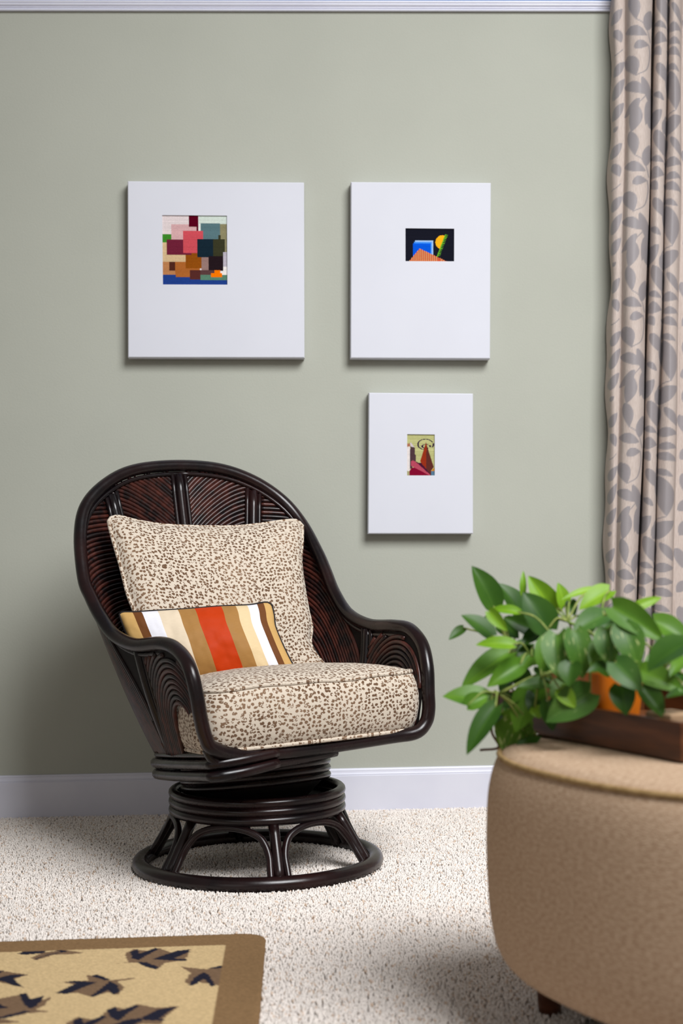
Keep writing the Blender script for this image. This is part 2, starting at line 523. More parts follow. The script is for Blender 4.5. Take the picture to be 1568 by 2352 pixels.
# ------------------------------------------------------------------ canvases on the wall
def rect_grid(name, quad, art, nx, ny, paint, parent, inset):
    """art: pixel rect corners TL,TR,BR,BL; woven cells, one coloured face each, sunk a little into the canvas front"""
    U, Vv = np.meshgrid(np.linspace(0, 1, nx + 1), np.linspace(0, 1, ny + 1))
    TL, TR, BR, BL = quad
    P = (TL * ((1 - U) * (1 - Vv))[..., None] + TR * (U * (1 - Vv))[..., None] + BR * (U * Vv)[..., None] + BL * ((1 - U) * Vv)[..., None])
    v, f = grid(P)
    uc, vc = np.meshgrid((np.arange(nx) + .5) / nx, (np.arange(ny) + .5) / ny)
    A = np.zeros((ny, nx, 3)); paint(A, uc, vc)
    A = np.clip(A / 255, 0, 1); A = np.where(A <= .04045, A / 12.92, ((A + .055) / 1.055) ** 2.4)
    A *= (.92 * rng.uniform(.88, 1.06, (ny, nx, 1)) * rng.uniform(.93, 1.05, (ny, 1, 1)))
    v, f = np.asarray(v), np.asarray(f)[:, ::-1]
    return obj(name, (v, f), M_wool, parent, smooth=False, colc=A.reshape(-1, 3))


M_wool = attr_mat('tapestry_wool', rough=.95, spec=.03, bscale=900, bstr=.4)


def art1(A, u, v):
    x = 108 + u * 1297; y = 120 + v * 1392
    def R(c, x0, y0, x1, y1): A[(x >= x0) & (x < x1) & (y >= y0) & (y < y1)] = c
    A[:] = (228, 214, 214)
    R((210, 222, 212), 835, 0, 1500, 290); R((228, 234, 228), 835, 280, 872, 425)
    R((90, 2, 28), 635, 0, 830, 425); R((216, 172, 173), 283, 293, 640, 612); R((216, 172, 173), 635, 340, 795, 430)
    R((62, 138, 42), 0, 503, 283, 665); R((214, 184, 142), 0, 665, 190, 1052); R((214, 184, 142), 0, 903, 567, 1055)
    R((142, 136, 102), 1255, 290, 1500, 850); R((90, 120, 126), 873, 278, 1268, 605)
    R((188, 128, 82), 0, 1050, 370, 1306); R((176, 102, 46), 357, 1055, 662, 1356); R((176, 102, 46), 560, 1180, 850, 1215)
    R((112, 34, 56), 187, 605, 520, 908); R((112, 34, 56), 500, 870, 686, 916); R((146, 78, 16), 567, 872, 885, 1185)
    R((112, 34, 56), 500, 870, 686, 912)
    R((207, 80, 90), 515, 428, 918, 880); R((152, 122, 116), 882, 955, 1032, 1212)
    R((22, 40, 52), 805, 595, 1122, 957); R((58, 58, 38), 1120, 592, 1360, 938); R((58, 58, 38), 1230, 515, 1278, 600)
    R((36, 24, 29), 1030, 936, 1330, 1226); R((190, 183, 194), 1328, 850, 1500, 1152); R((240, 234, 230), 1328, 1150, 1500, 1312)
    R((240, 234, 230), 1258, 1225, 1500, 1312); R((82, 40, 30), 236, 1053, 358, 1226)
    R((34, 64, 138), 0, 1306, 372, 1600); R((34, 64, 138), 0, 1356, 1500, 1600)
    R((90, 132, 110), 864, 1306, 1500, 1416); R((92, 62, 62), 864, 1212, 1142, 1308); R((88, 44, 40), 656, 1212, 866, 1402)
    R((252, 122, 2), 1140, 1222, 1262, 1278); R((252, 122, 2), 1080, 1275, 1298, 1358)


def art2(A, u, v):
    x = 218 + u * 1170; y = 150 + v * 790
    A[:] = (24, 25, 36)
    def R(c, x0, y0, x1, y1): A[(x >= x0) & (x < x1) & (y >= y0) & (y < y1)] = c
    R((158, 190, 232), 455, 440, 885, 800); R((62, 142, 238), 425, 470, 855, 800); R((8, 86, 216), 395, 503, 822, 930)
    A[in_poly(x, y, [(395, 820), (440, 760), (330, 935)]) & (x < 395)] = (24, 25, 36)
    sun = ((x - 1112) ** 2 + (y - 474) ** 2 < 170 ** 2) & (x < 1185 - (y - 290) * .374)
    A[sun] = (250, 176, 26)
    lx = 1185 - (y - 290) * .374
    on = (y > 285) & (y < 830)
    A[on & (np.abs(x - lx) < 15)] = (98, 168, 42)
    A[on & (x > lx) & (x < lx + 58) & (((y - 296) % 41) < 17)] = (98, 168, 42)
    mt = in_poly(x, y, [(560, 628), (305, 935), (1215, 935)])
    A[mt] = (206, 168, 112); A[mt & (((x - 536) % 48) < 25)] = (204, 42, 26)


def art3(A, u, v):
    x = 245 + u * 1040; y = 205 + v * 1560
    A[:] = (187, 186, 127); A[:] += rng.uniform(-9, 9, (A.shape[0], 1, 1))
    def G(c, P): A[in_poly(x, y, P)] = c
    for (cx, cy, rx, ry, gaps) in ((945, 585, 290, 200, ((.55, 1.35), (-.42, -.22))), (965, 655, 150, 80, ((.3, 1.0), (-.9, -.6)))):
        d = np.sqrt(((x - cx) / rx) ** 2 + ((y - cy) / ry) ** 2); t = np.arctan2((y - cy) / ry, (x - cx) / rx)
        w = 16 / np.sqrt((rx * np.sin(t)) ** 2 + (ry * np.cos(t)) ** 2) * 1.2
        k = (np.abs(d - 1) < np.maximum(w, .055))
        for g0, g1 in gaps: k &= ~((t > g0) & (t < g1))
        A[k] = (48, 22, 58)
    G((170, 112, 86), [(0, 600), (365, 540), (365, 660), (0, 730)]); G((226, 217, 213), [(0, 730), (362, 665), (362, 1610), (0, 1560)])
    G((206, 192, 202), [(358, 515), (400, 520), (545, 730), (380, 660)])
    G((80, 58, 62), [(368, 630), (420, 690), (540, 700), (545, 970), (572, 980), (572, 1260), (420, 1500), (352, 1500)])
    G((150, 50, 26), [(960, 510), (985, 600), (985, 1560), (760, 1300), (752, 1190)]); G((95, 46, 39), [(982, 580), (1252, 1440), (1150, 1590), (1150, 1780), (1100, 1780), (970, 1560)])
    G((74, 24, 50), [(565, 1250), (640, 1255), (650, 1282), (775, 1282), (1120, 1700), (1050, 1720)])
    G((182, 74, 94), [(385, 1230), (470, 1185), (570, 1245), (1125, 1740), (1075, 1780), (400, 1400)])
    G((130, 12, 46), [(330, 1610), (420, 1470), (535, 1470), (1070, 1750), (1070, 1800), (330, 1800)])
    G((202, 132, 42), [(1155, 1590), (1300, 1450), (1300, 1590)]); G((86, 122, 146), [(1152, 1590), (1300, 1590), (1300, 1800), (1165, 1800)])
    G((166, 160, 116), [(200, 1560), (330, 1620), (330, 1800), (200, 1800)])


def picture(q, a, nx, ny, paint, label, edge):
    c = [at_y(*p, -.042) for p in q]
    TL, TR, BR, BL = c
    o = thing('canvas_picture', (TL + TR + BR + BL) / 4 + np.array([0, .04, 0]), label, 'picture', 'framed tapestry canvases')
    # canvas body: a front face with a window for the tapestry, sides going back to the wall
    def pt(px, py):
        n = np.cross(TR - TL, BL - TL); v = ray(px, py); return CAM + v * (((TL - CAM) @ n) / (v @ n))
    n = np.cross(TR - TL, BL - TL); n /= np.linalg.norm(n)
    if n[1] > 0: n = -n
    A = [pt(*p) for p in a]
    out = [TL, TR, BR, BL]; back = [p + np.array([0, .038, 0]) + (p - (TL + BR) / 2) * [.004, 0, .004] for p in out]
    # rounded front edge ring
    cen = (TL + TR + BR + BL) / 4
    rim = [p - n * .002 for p in out]; fr = [p + (cen - p) / np.linalg.norm(cen - p) * .003 for p in out]
    win = A; wb = [p - n * .005 for p in A]
    V = back + rim + fr + win + wb; Fs = []
    for r in range(4):
        for k in range(4):
            l = (k + 1) % 4; Fs.append((r * 4 + k, r * 4 + l, r * 4 + 4 + l, r * 4 + 4 + k))
    Fs.append((3, 2, 1, 0))
    obj('stretched_canvas', (np.array(V), Fs), M_canvas, o, smooth=False)
    f2 = [p - n * .004 for p in A]
    rect_grid('tapestry', f2, a, nx, ny, paint, o, 0)
    return o


picture([(293, 416), (698, 419), (699, 821.8), (294, 821)], [(372.3, 494), (521, 495.3), (522, 653.8), (374, 653.4)], 110, 118, art1,
        'largest square white canvas with a patchwork tapestry of coloured squares', 'p')
picture([(806, 418), (1127, 420), (1125, 824), (805, 822.5)], [(930.8, 524.2), (1042.8, 525.2), (1042.5, 600.3), (930.9, 599.8)], 96, 64, art2,
        'upright white canvas at upper right with black tapestry of blue squares and yellow half sun', 'p')
picture([(847, 902), (1086, 904), (1086, 1226), (845, 1226)], [(934.8, 997.3), (998, 998), (998, 1092), (934.6, 1092)], 56, 84, art3,
        'smallest white canvas, hung lowest, with tapestry of a red pyramid on khaki', 'p')

# ------------------------------------------------------------------ curtain
def curtain():
    top = [(1401, -.02), (1405, -.05), (1409, -.085), (1420, -.10), (1433, -.098), (1437, -.10), (1448, -.128), (1466, -.14), (1484, -.132), (1496, -.10), (1494, -.06), (1488, -.025),
           (1494, -.02), (1499, -.06), (1503, -.10), (1516, -.122), (1529, -.108), (1532.5, -.075), (1534, -.078), (1538, -.105), (1550, -.122), (1561, -.108), (1565, -.07), (1566, -.03),
           (1574, -.028), (1600, -.03), (1630, -.06), (1660, -.10), (1690, -.09), (1700, -.05), (1710, -.06), (1740, -.11), (1775, -.10), (1785, -.05)]
    bot = [(1384, -.02), (1389, -.05), (1394, -.085), (1402, -.10), (1409, -.098), (1412, -.10), (1422, -.128), (1437, -.14), (1452, -.132), (1461, -.10), (1459, -.06), (1453, -.025),
           (1459, -.02), (1464, -.06), (1467, -.10), (1479, -.122), (1493, -.108), (1497.5, -.075), (1499, -.078), (1503, -.105), (1522, -.125), (1539, -.112), (1543, -.07), (1544, -.03),
           (1552, -.028), (1578, -.03), (1610, -.06), (1640, -.10), (1670, -.09), (1680, -.05), (1690, -.06), (1725, -.11), (1760, -.10), (1770, -.05)]
    T = catmull(np.array(top, float), 9); B = catmull(np.array(bot, float), 9)
    zs = np.r_[np.linspace(.02, 2.46, 790), np.linspace(2.48, 3.2, 28)]; nz = len(zs)
    z0, z1 = at_y(1450, 100, -.1)[2], at_y(1430, 1400, -.1)[2]
    P = np.zeros((nz, len(T), 3))
    XT = np.array([at_y(p[0], 100, p[1])[0] for p in T]); XB = np.array([at_y(p[0], 1400, p[1])[0] for p in B])
    for i, z in enumerate(zs):
        t = np.clip((z0 - z) / (z0 - z1), -.15, 1.25)
        te = t * (.75 + .25 * min(1, max(0, t)))
        k = len(T)
        edge = np.exp(-np.arange(k) / 14.) * (.004 * math.sin(z * 13) + .003 * math.sin(z * 29 + 1))
        P[i, :, 0] = XT * (1 - te) + XB * te + edge + .0015 * np.sin(z * 9 + np.arange(k) * .05)
        P[i, :, 2] = z
        P[i, :, 1] = T[:, 1] * (1 - t) + B[:, 1] * t + .003 * np.sin(z * 7 + np.arange(k) * .12)
    # leaf pattern in cloth space: column position at the top x height
    cx = (T[:, 0] - 1368) / .17
    X = np.repeat(cx[None], nz, 0)
    zt = at_y(1450, 0, -.12)[2]; perm = (at_y(1450, 0, -.12)[2] - at_y(1450, 310, -.12)[2]) / 1823
    Y = np.repeat(((zt - zs) / perm)[:, None], len(T), 1) % 1823
    L = [(470, -40, 545, 290, 155), (690, 430, 745, 130, 120), (405, 420, 700, 495, 140), (515, 660, 722, 615, 120), (420, 765, 548, 1045, 190),
         (388, 1150, 708, 1285, 150), (600, 1350, 385, 1570, 120), (560, 1435, 490, 1795, 185), (718, 1370, 685, 1705, 100), (632, 1060, 765, 1445, 120),
         (825, -70, 955, 275, 175), (778, 300, 955, 362, 90), (755, 520, 962, 522, 165), (765, 620, 878, 745, 115), (825, 845, 942, 1085, 140),
         (790, 1240, 932, 1352, 85), (735, 1725, 905, 1475, 190), (1025, 20, 1155, 275, 95), (955, 372, 1165, 372, 135), (970, 550, 1165, 562, 105),
         (955, 655, 1165, 745, 115), (955, 865, 1132, 955, 85), (985, 940, 1085, 1490, 195), (935, 1795, 1155, 1555, 200), (236, 285, 362, 85, 125),
         (245, 370, 345, 545, 125), (240, 1008, 390, 805, 125), (240, 1318, 388, 1035, 130), (236, 1595, 380, 1365, 130), (240, 1750, 300, 1690, 60),
         (1185, 100, 1300, 380, 150), (1320, 300, 1500, 420, 130), (1210, 700, 1400, 560, 140), (1250, 900, 1330, 1200, 170), (1420, 800, 1560, 1050, 150), (1200, 1400, 1420, 1300, 150),
         (1240, 1750, 1420, 1520, 160), (1500, 1250, 1640, 1500, 160), (1500, 1650, 1700, 1760, 140), (1650, 100, 1800, 400, 160), (1700, 700, 1900, 560, 150), (1800, 900, 1950, 1200, 160), (1750, 1500, 2000, 1400, 150)]
    S = [[(545, 285), (640, 340), (700, 430), (740, 560)], [(722, 615), (735, 760), (690, 960), (545, 1045)], [(708, 1285), (620, 1380), (545, 1440)], [(490, 1795), (470, 1900)],
         [(955, 275), (975, 380), (985, 520)], [(945, 1080), (960, 900), (975, 740), (990, 640)], [(360, 640), (300, 690), (240, 715)], [(1085, 1490), (960, 1560), (935, 1790)]]
    mask = np.zeros(X.shape)
    for (xa, ya, xb, yb, w) in L:
        d = np.array([xb - xa, yb - ya], float); ln = np.linalg.norm(d); d /= ln
        for off in (-1823, 0, 1823):
            t = ((X - xa) * d[0] + (Y + off - ya) * d[1]) / ln
            s = -(X - xa) * d[1] + (Y + off - ya) * d[0]
            tt = np.clip(t, 0, 1)
            hw = w * .5 * np.sin(math.pi * tt ** .82) ** .8
            s2 = s + .12 * w * np.sin(math.pi * tt)
            mask = np.maximum(mask, np.clip((hw - np.abs(s2)) / 9 + .5, 0, 1) * ((t > 0) & (t < 1)))
    for st in S:
        st = catmull(np.array(st, float), 8)
        for a, b in zip(st[:-1], st[1:]):
            d = b - a; ll = d @ d
            for off in (-1823, 0, 1823):
                t = np.clip(((X - a[0]) * d[0] + (Y + off - a[1]) * d[1]) / ll, 0, 1)
                q = np.hypot(X - a[0] - t * d[0], Y + off - a[1] - t * d[1])
                mask = np.maximum(mask, np.clip((7 - q) / 8 + .5, 0, 1))
    v, f = grid(P)
    col = np.repeat(mask.reshape(-1, 1), 3, 1)
    m, nt, b = new_mat('jacquard_curtain', .75, .2)
    a = N(nt, 'ShaderNodeAttribute'); a.attribute_name = 'col'
    w = N(nt, 'ShaderNodeTexWave'); w.wave_type = 'BANDS'; w.bands_direction = 'Z'; w.inputs['Scale'].default_value = 140; w.inputs['Distortion'].default_value = .3
    nt.links.new(coords(nt, 'Object'), w.inputs[0])
    n = N(nt, 'ShaderNodeTexNoise'); n.inputs['Scale'].default_value = 1; nt.links.new(coords(nt, 'Object', (700, 700, 60)), n.inputs[0])
    gr = ramp(nt, n.outputs['Fac'], [(.35, (.47, .39, .345)), (.65, (.55, .47, .425))])
    lf = ramp(nt, w.outputs['Fac'], [(.2, (.20, .175, .17)), (.8, (.36, .335, .35))])
    mx = N(nt, 'ShaderNodeMix', data_type='RGBA'); nt.links.new(a.outputs['Fac'], mx.inputs['Factor'])
    nt.links.new(gr, mx.inputs[6]); nt.links.new(lf, mx.inputs[7]); nt.links.new(mx.outputs[2], b.inputs['Base Color'])
    rr = N(nt, 'ShaderNodeMapRange'); rr.inputs['To Min'].default_value = .8; rr.inputs['To Max'].default_value = .38
    nt.links.new(a.outputs['Fac'], rr.inputs[0]); nt.links.new(rr.outputs[0], b.inputs['Roughness'])
    bump(nt, b, w.outputs['Fac'], .25, .001)
    o = obj('curtain', (v, f), m, col=col, origin=(1.15, -.08, .02))
    tag(o, 'floor length beige curtain with a silvery grey leaf pattern, hanging in folds', 'curtain')


curtain()

# ------------------------------------------------------------------ rattan swivel chair
O3 = np.array([-.043, -.72, 0.])
TH, SG = math.radians(30), .015
Wv = np.array([math.cos(TH) * math.cos(SG), math.sin(TH) * math.cos(SG), math.sin(SG)])
Fv = np.array([math.sin(TH), -math.cos(TH), 0])
Zv = np.array([-math.cos(TH) * math.sin(SG), -math.sin(TH) * math.sin(SG), math.cos(SG)])
MM = np.stack([Wv, Fv, Zv])


def wl(p):
    return O3 + np.asarray(p, float) @ MM


def at_f(px, py, f):
    v = ray(px, py); P = CAM + v * ((f - (CAM - O3) @ Fv) / (v @ Fv)); return MM @ (P - O3)


chair = thing('swivel_chair', O3, 'dark rattan swivel tub chair with a tall rounded back', 'chair')
prof = [((560, 1733), (895, 1693), .305), ((491, 1720), (954, 1683), .313), ((472, 1694), (977, 1660), .314), ((460, 1647), (984, 1630), .314),
        ((453, 1605), (983, 1591), .312), ((440, 1548), (980.5, 1530), .30), ((424.5, 1513), (968, 1478), .265), ((399, 1487), (940, 1445), .21),
        ((367, 1478), (905, 1438), .15), ((310, 1481), (848, 1435), .04), ((262, 1458), (800, 1410), -.06), ((230, 1414), (768, 1362), -.13),
        ((208, 1370), (748, 1313), -.18), ((192, 1327), (730, 1271), -.22), ((184, 1231), (693, 1203), -.29), ((198, 1161), (646, 1148), -.335),
        ((246, 1110), (580, 1104), -.365), ((309, 1080), (501, 1077), -.385)]
Lp = [at_f(*l, f) for l, r, f in prof]; Rp = [at_f(*r, f) for l, r, f in prof]
topp = at_f(405, 1070, -.39); midb = at_f(727, 1718, .305)
loop = np.array([midb] + Lp + [topp] + Rp[::-1])
frame_c = catmull(loop, 7, closed=True)
obj('frame_pole', tube(wl(frame_c), .0163, 14, closed=True), M_pole, chair)
# second pole bound below the front rail
fr2 = catmull(np.array([Lp[2] + [.012, -.02, -.028], Lp[1] + [.01, -.012, -.03], Lp[0] + [0, -.008, -.027], midb + [-.05, -.010, -.022], midb + [.06, -.014, -.016]]), 6)
obj('front_rail', tube(wl(fr2), .012, 10), M_pole, chair)

# upper edge F(s) and seat edge B(s), s = -16..16, 0 at the top of the back
Fk = {0: topp}; Bk = {}
for i in range(2, 18):
    Fk[-(18 - i)] = Lp[i]; Fk[18 - i] = Rp[i]
bw = {16: (.272, .29), 15: (.272, .285), 14: (.272, .275), 13: (.272, .26), 12: (.27, .225), 11: (.268, .185), 10: (.264, .13), 9: (.257, .06), 8: (.247, 0), 7: (.236, -.05), 6: (.219, -.09),
      5: (.197, -.125), 4: (.17, -.155), 3: (.135, -.18), 2: (.095, -.20), 1: (.05, -.212), 0: (0, -.217)}


def seat_z(f): return .300 + .12 * f


for k, (w, f) in bw.items():
    Bk[k] = np.array([w, f, seat_z(f)]); Bk[-k] = np.array([-w, f, seat_z(f)])
KS = list(range(-16, 17))
FS = np.array([Fk[k] for k in KS]); BS = np.array([Bk[k] for k in KS]); ND = 24
FD, BD = catmull(FS, ND), catmull(BS, ND); SD = np.linspace(-16, 16, len(FD))


def lerp_s(A, s):
    s = np.atleast_1d(s); return np.stack([np.interp(s, SD, A[:, k]) for k in range(3)], -1)


def surf(s, v, bul=.02):
    F, B = lerp_s(FD, s), lerp_s(BD, s); v = np.atleast_1d(v)[:, None]
    P = F * v + B * (1 - v)
    out = P.copy(); out[:, 2] = 0; out[:, 1] += .05
    out /= np.linalg.norm(out, axis=1)[:, None] + 1e-9
    return P + out * (bul * 4 * v * (1 - v) * .5)


# inner binding rod next to the frame
for sg in (-1, 1):
    s = np.linspace(.0, 14.2, 60) * sg
    F, B = lerp_s(FD, s), lerp_s(BD, s); d = B - F; d /= np.linalg.norm(d, axis=1)[:, None]
    obj('binding_rod', tube(wl(F + d * .0225 + np.array([0, .004, 0])), .0062, 7), M_pole, chair)

ribs_made = 0


def rib(P, r=.0056):
    global ribs_made
    if len(P) < 3: return
    obj('rattan_rib', tube(wl(P), r, 6), M_rib, chair); ribs_made += 1


def runs(ok):
    out = []; cur = []
    for i, k in enumerate(ok):
        if k: cur.append(i)
        elif cur: out.append(cur); cur = []
    if cur: out.append(cur)
    return max(out, key=len) if out else []


STEP = .0108
# back panels between side post and centre post
for sg in (-1, 1):
    a = np.linspace(.03, .96, 22)
    s = sg * 2 * (1 - a)
    F, B = lerp_s(FD, s), lerp_s(BD, s)
    for c in np.arange(.56, 1.15, STEP * 1.08):
        z = c - .13 * a ** 2.0
        v = (z - B[:, 2]) / (F[:, 2] - B[:, 2])
        top_v = 1 - .015 / np.linalg.norm(F - B, axis=1)
        k = runs((v > .03) & (v < top_v))
        if len(k) > 2: rib(surf(s[k], v[k]))
# wing panels between side post and arm post
for sg in (-1, 1):
    ss = np.linspace(2, 9, 200)
    mid = surf(sg * ss, np.full(200, .45)); al = np.r_[0, np.cumsum(np.linalg.norm(np.diff(mid, axis=0), axis=1))]
    Lw = al[-1]
    ph = np.linspace(0, math.pi / 2, 100)
    for rho in np.arange(.13, .98, STEP):
        x = rho * np.sin(ph) * .94; z = .27 + rho * np.cos(ph) * 1.0
        s = sg * np.interp(x, al, ss)
        F, B = lerp_s(FD, s), lerp_s(BD, s)
        v = (z - B[:, 2]) / (F[:, 2] - B[:, 2])
        top_v = 1 - .015 / np.linalg.norm(F - B, axis=1)
        k = runs((x < Lw - .016) & (x > .012) & (v > .02) & (v < top_v))
        if len(k) > 2: rib(surf(s[k], v[k]))


# front arm panels: nested arches in the plane of the arm
def arm_pt(sg, f, z):
    t = np.clip((z - .30) / .28, 0, 1); wt = abs(Lp[9][0]) if sg < 0 else abs(Rp[9][0])
    w = .262 * (1 - t) + (wt - .004) * t
    fr = f + (1 - t) * (-.0) * (f < .19)
    return np.stack([sg * w, fr, z], -1)


for sg in (-1, 1):
    Q = Lp if sg < 0 else Rp
    fz = np.array([(Q[i][1], Q[i][2]) for i in (10, 9, 8, 7, 6, 5)])
    for i in range(20):
        h = .212 - i * .0088; apex = .680 - i * .0122; cf = .178 + i * .0006
        ph = np.linspace(-math.pi / 2, math.pi / 2, 31)
        fa = cf + h * np.sin(ph); za = apex - (h * 1.15) * (1 - np.cos(ph))
        lo = np.linspace(.315, za[0], 6)[:-1]
        f = np.r_[np.full(5, fa[0]), fa, np.full(5, fa[-1])]; z = np.r_[lo, za, lo[::-1]]
        # the front legs of the arches crowd against the upright
        f = np.where((f > cf) & (z < .50), f + (.50 - z) * .10 * np.maximum(0, 1 - (f - cf) / .14), f)
        zt_ = np.interp(f, fz[:, 0], fz[:, 1]) - .020
        ok = (f > .054) & (f < .300) & (z < zt_) & (z > (.345 if sg > 0 else .31))
        cur = []
        for k2 in list(range(len(f))) + [-1]:
            if k2 >= 0 and ok[k2]: cur.append(k2)
            else:
                if len(cur) > 2: rib(arm_pt(sg, f[cur], z[cur]), .006)
                cur = []

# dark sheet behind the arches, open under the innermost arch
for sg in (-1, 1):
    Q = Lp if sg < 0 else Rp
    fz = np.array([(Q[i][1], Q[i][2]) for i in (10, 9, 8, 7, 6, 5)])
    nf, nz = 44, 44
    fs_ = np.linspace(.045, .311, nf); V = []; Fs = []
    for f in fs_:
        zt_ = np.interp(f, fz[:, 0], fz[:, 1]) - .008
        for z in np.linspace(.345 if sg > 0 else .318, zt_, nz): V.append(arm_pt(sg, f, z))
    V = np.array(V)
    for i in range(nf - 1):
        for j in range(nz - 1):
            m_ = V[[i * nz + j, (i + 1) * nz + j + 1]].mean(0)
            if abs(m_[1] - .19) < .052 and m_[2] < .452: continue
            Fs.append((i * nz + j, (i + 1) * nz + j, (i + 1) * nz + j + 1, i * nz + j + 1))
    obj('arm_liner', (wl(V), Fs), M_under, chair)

# dark backing sheet between the two ribbed faces
v = np.linspace(.0, .97, 12); s = np.linspace(-9, 9, 70)
SG_, VG_ = np.meshgrid(s, v)
Pb = surf(SG_.ravel(), VG_.ravel()).reshape(12, 70, 3)
Pb[..., 1] -= .0
obj('back_liner', grid(wl(Pb.reshape(-1, 3)).reshape(12, 70, 3)), M_under, chair)

# posts: one thick pole with a thin rod each side
for s0 in (0, -2, 2, -9, 9):
    vv = np.linspace(.02, .965 if s0 == 0 else .955, 16)
    P = surf(np.full(16, float(s0)), vv)
    ds = .12
    t = surf(np.full(16, s0 + ds), vv) - surf(np.full(16, s0 - ds), vv); t /= np.linalg.norm(t, axis=1)[:, None]
    inw = np.cross(t, (P[-1] - P[0]) / np.linalg.norm(P[-1] - P[0]))
    if inw[8] @ np.array([-P[8][0], .3 - P[8][1], 0]) < 0: inw = -inw
    q = P + inw * .006
    obj('post', tube(wl(q), .0128, 10), M_pole, chair)
    for e in (-1, 1):
        obj('post_rod', tube(wl(P + inw * .007 + t * .0185 * e), .0062, 7), M_pole, chair)

# seat platform: three stacked rods following the seat edge
sb = lerp_s(BD, np.linspace(-15.5, 10.5, 70))
nb = sb.copy(); nb[:, 2] = 0; nb[:, 1] += .03; nb /= np.linalg.norm(nb, axis=1)[:, None]
for off, dz, r, m in ((.004, .004, .0065, 64), (.008, -.016, .0118, 62), (.004, -.043, .0125, 38)):
    q = (sb + nb * off + np.array([0, 0, dz]))[:m]
    if dz < 0: q = np.concatenate([catmull(np.array([[-.12, .316, q[0][2] + .012 - dz * .1], [-.2, .318, q[0][2] + .008], [-.252, .308, q[0][2] + .003], q[0]]), 5)[:-1], q])
    obj('seat_rail', tube(wl(q), r, 10), M_pole, chair)
sb = lerp_s(BD, np.linspace(-15.5, 15.5, 70))
Pd = np.stack([sb * np.array([k, k, 1]) + np.array([0, .03 * (1 - k), -.01 + (0 if k == 1 else .12 * (.03 * (1 - k) + (k - 1) * 0))]) for k in (1, .6, .01)])
Pd[..., 2] = seat_z(Pd[..., 1]) - .012
obj('seat_deck', grid(wl(Pd.reshape(-1, 3)).reshape(Pd.shape)), M_under, chair)

# rocking coil, collar, legs, base ring (upright parts are built in the unleaning frame)
def ring(R, z, r, lean=0, n=64, ns=10, c=(0, 0)):
    a = np.linspace(0, 2 * math.pi, n, endpoint=False)
    P = np.stack([c[0] + R * np.cos(a), c[1] + R * np.sin(a), z + lean * R * np.sin(a)], -1)
    return tube(wl(P), r, ns, closed=True)


def upright(P):
    P = np.asarray(P, float); return O3 + np.stack([P[..., 0] * math.cos(TH) + P[..., 1] * math.sin(TH), P[..., 0] * math.sin(TH) - P[..., 1] * math.cos(TH), P[..., 2]], -1)


for i in range(6):
    obj('spring_coil', ring(.1755, .300 - i * .0172, .0098, .14), M_pole, chair)
a = np.linspace(0, 2 * math.pi, 49)
Pc = np.stack([np.stack([R * np.cos(a), R * np.sin(a), z + ln * R * np.sin(a)], -1) for R, z, ln in ((.166, .315, .14), (.166, .205, .14), (.12, .172, 0), (.12, .15, 0))])
obj('spring_housing', grid(wl(Pc.reshape(-1, 3)).reshape(Pc.shape)), M_under, chair)


def ring_u(R, z, r, ns=12):
    b = np.linspace(0, 2 * math.pi, 72, endpoint=False)
    return tube(upright(np.stack([R * np.cos(b), R * np.sin(b), np.full(72, z)], -1)), r, ns, closed=True)


for i in range(3):
    obj('collar_ring', ring_u(.2055, .193 - i * .0205, .0118), M_pole, chair)
Pc = np.stack([np.stack([R * np.cos(a), R * np.sin(a), np.full(49, .172)], -1) for R in (.205, .01)])
obj('collar_plate', grid(upright(Pc)), M_under, chair)
obj('base_ring', ring_u(.288, .0215, .0198, 14), M_pole, chair)
ang0 = -math.radians(30) + math.pi / 2 + math.radians(11)     # the front leg, in chair axes


def cyl(az, R, z): return np.stack([R * np.cos(az), R * np.sin(az), z], -1)


def waz(deg):        # world azimuth (0 = +x, -90 = towards the camera) to chair azimuth
    q = np.array([math.cos(math.radians(deg)), math.sin(math.radians(deg))])
    return math.atan2(q @ Fv[:2], q @ np.array([math.cos(TH), math.sin(TH)]))


legaz = [waz(-79 + 60 * k) for k in range(6)]
for k, az in enumerate(legaz):
    z = np.linspace(.145, .024, 6); R = np.interp(z, [.024, .145], [.276, .203])
    obj('leg', tube(upright(cyl(np.full(6, az), R, z)), .0128, 10), M_pole, chair)
    az2 = legaz[(k + 1) % 6]
    dlt = (az2 - az + math.pi) % (2 * math.pi) - math.pi
    d0 = .075 * np.sign(dlt)
    t = np.array([0, 0, 0, .03, .09, .2, .34, .5, .66, .8, .91, .97, 1, 1, 1.])
    zz = np.array([.024, .05, .075, .098, .116, .128, .135, .1375, .135, .128, .116, .098, .075, .05, .024])
    R = np.interp(zz, [.024, .14], [.279, .205])
    P = catmull(upright(cyl(az + d0 + (dlt - 2 * d0) * t, R, zz)), 4)
    obj('leg_arch', tube(P, .0088, 8), M_pole, chair)


# ------------------------------------------------------------------ cushions
def cord_uv(P, r, n=8):
    l = np.r_[0, np.cumsum(np.linalg.norm(np.diff(P, axis=0), axis=1))]
    return np.stack([np.repeat(l, n), np.tile(np.abs(np.arange(n) - n / 2) / n * 2 * math.pi * r, len(P))], 1)


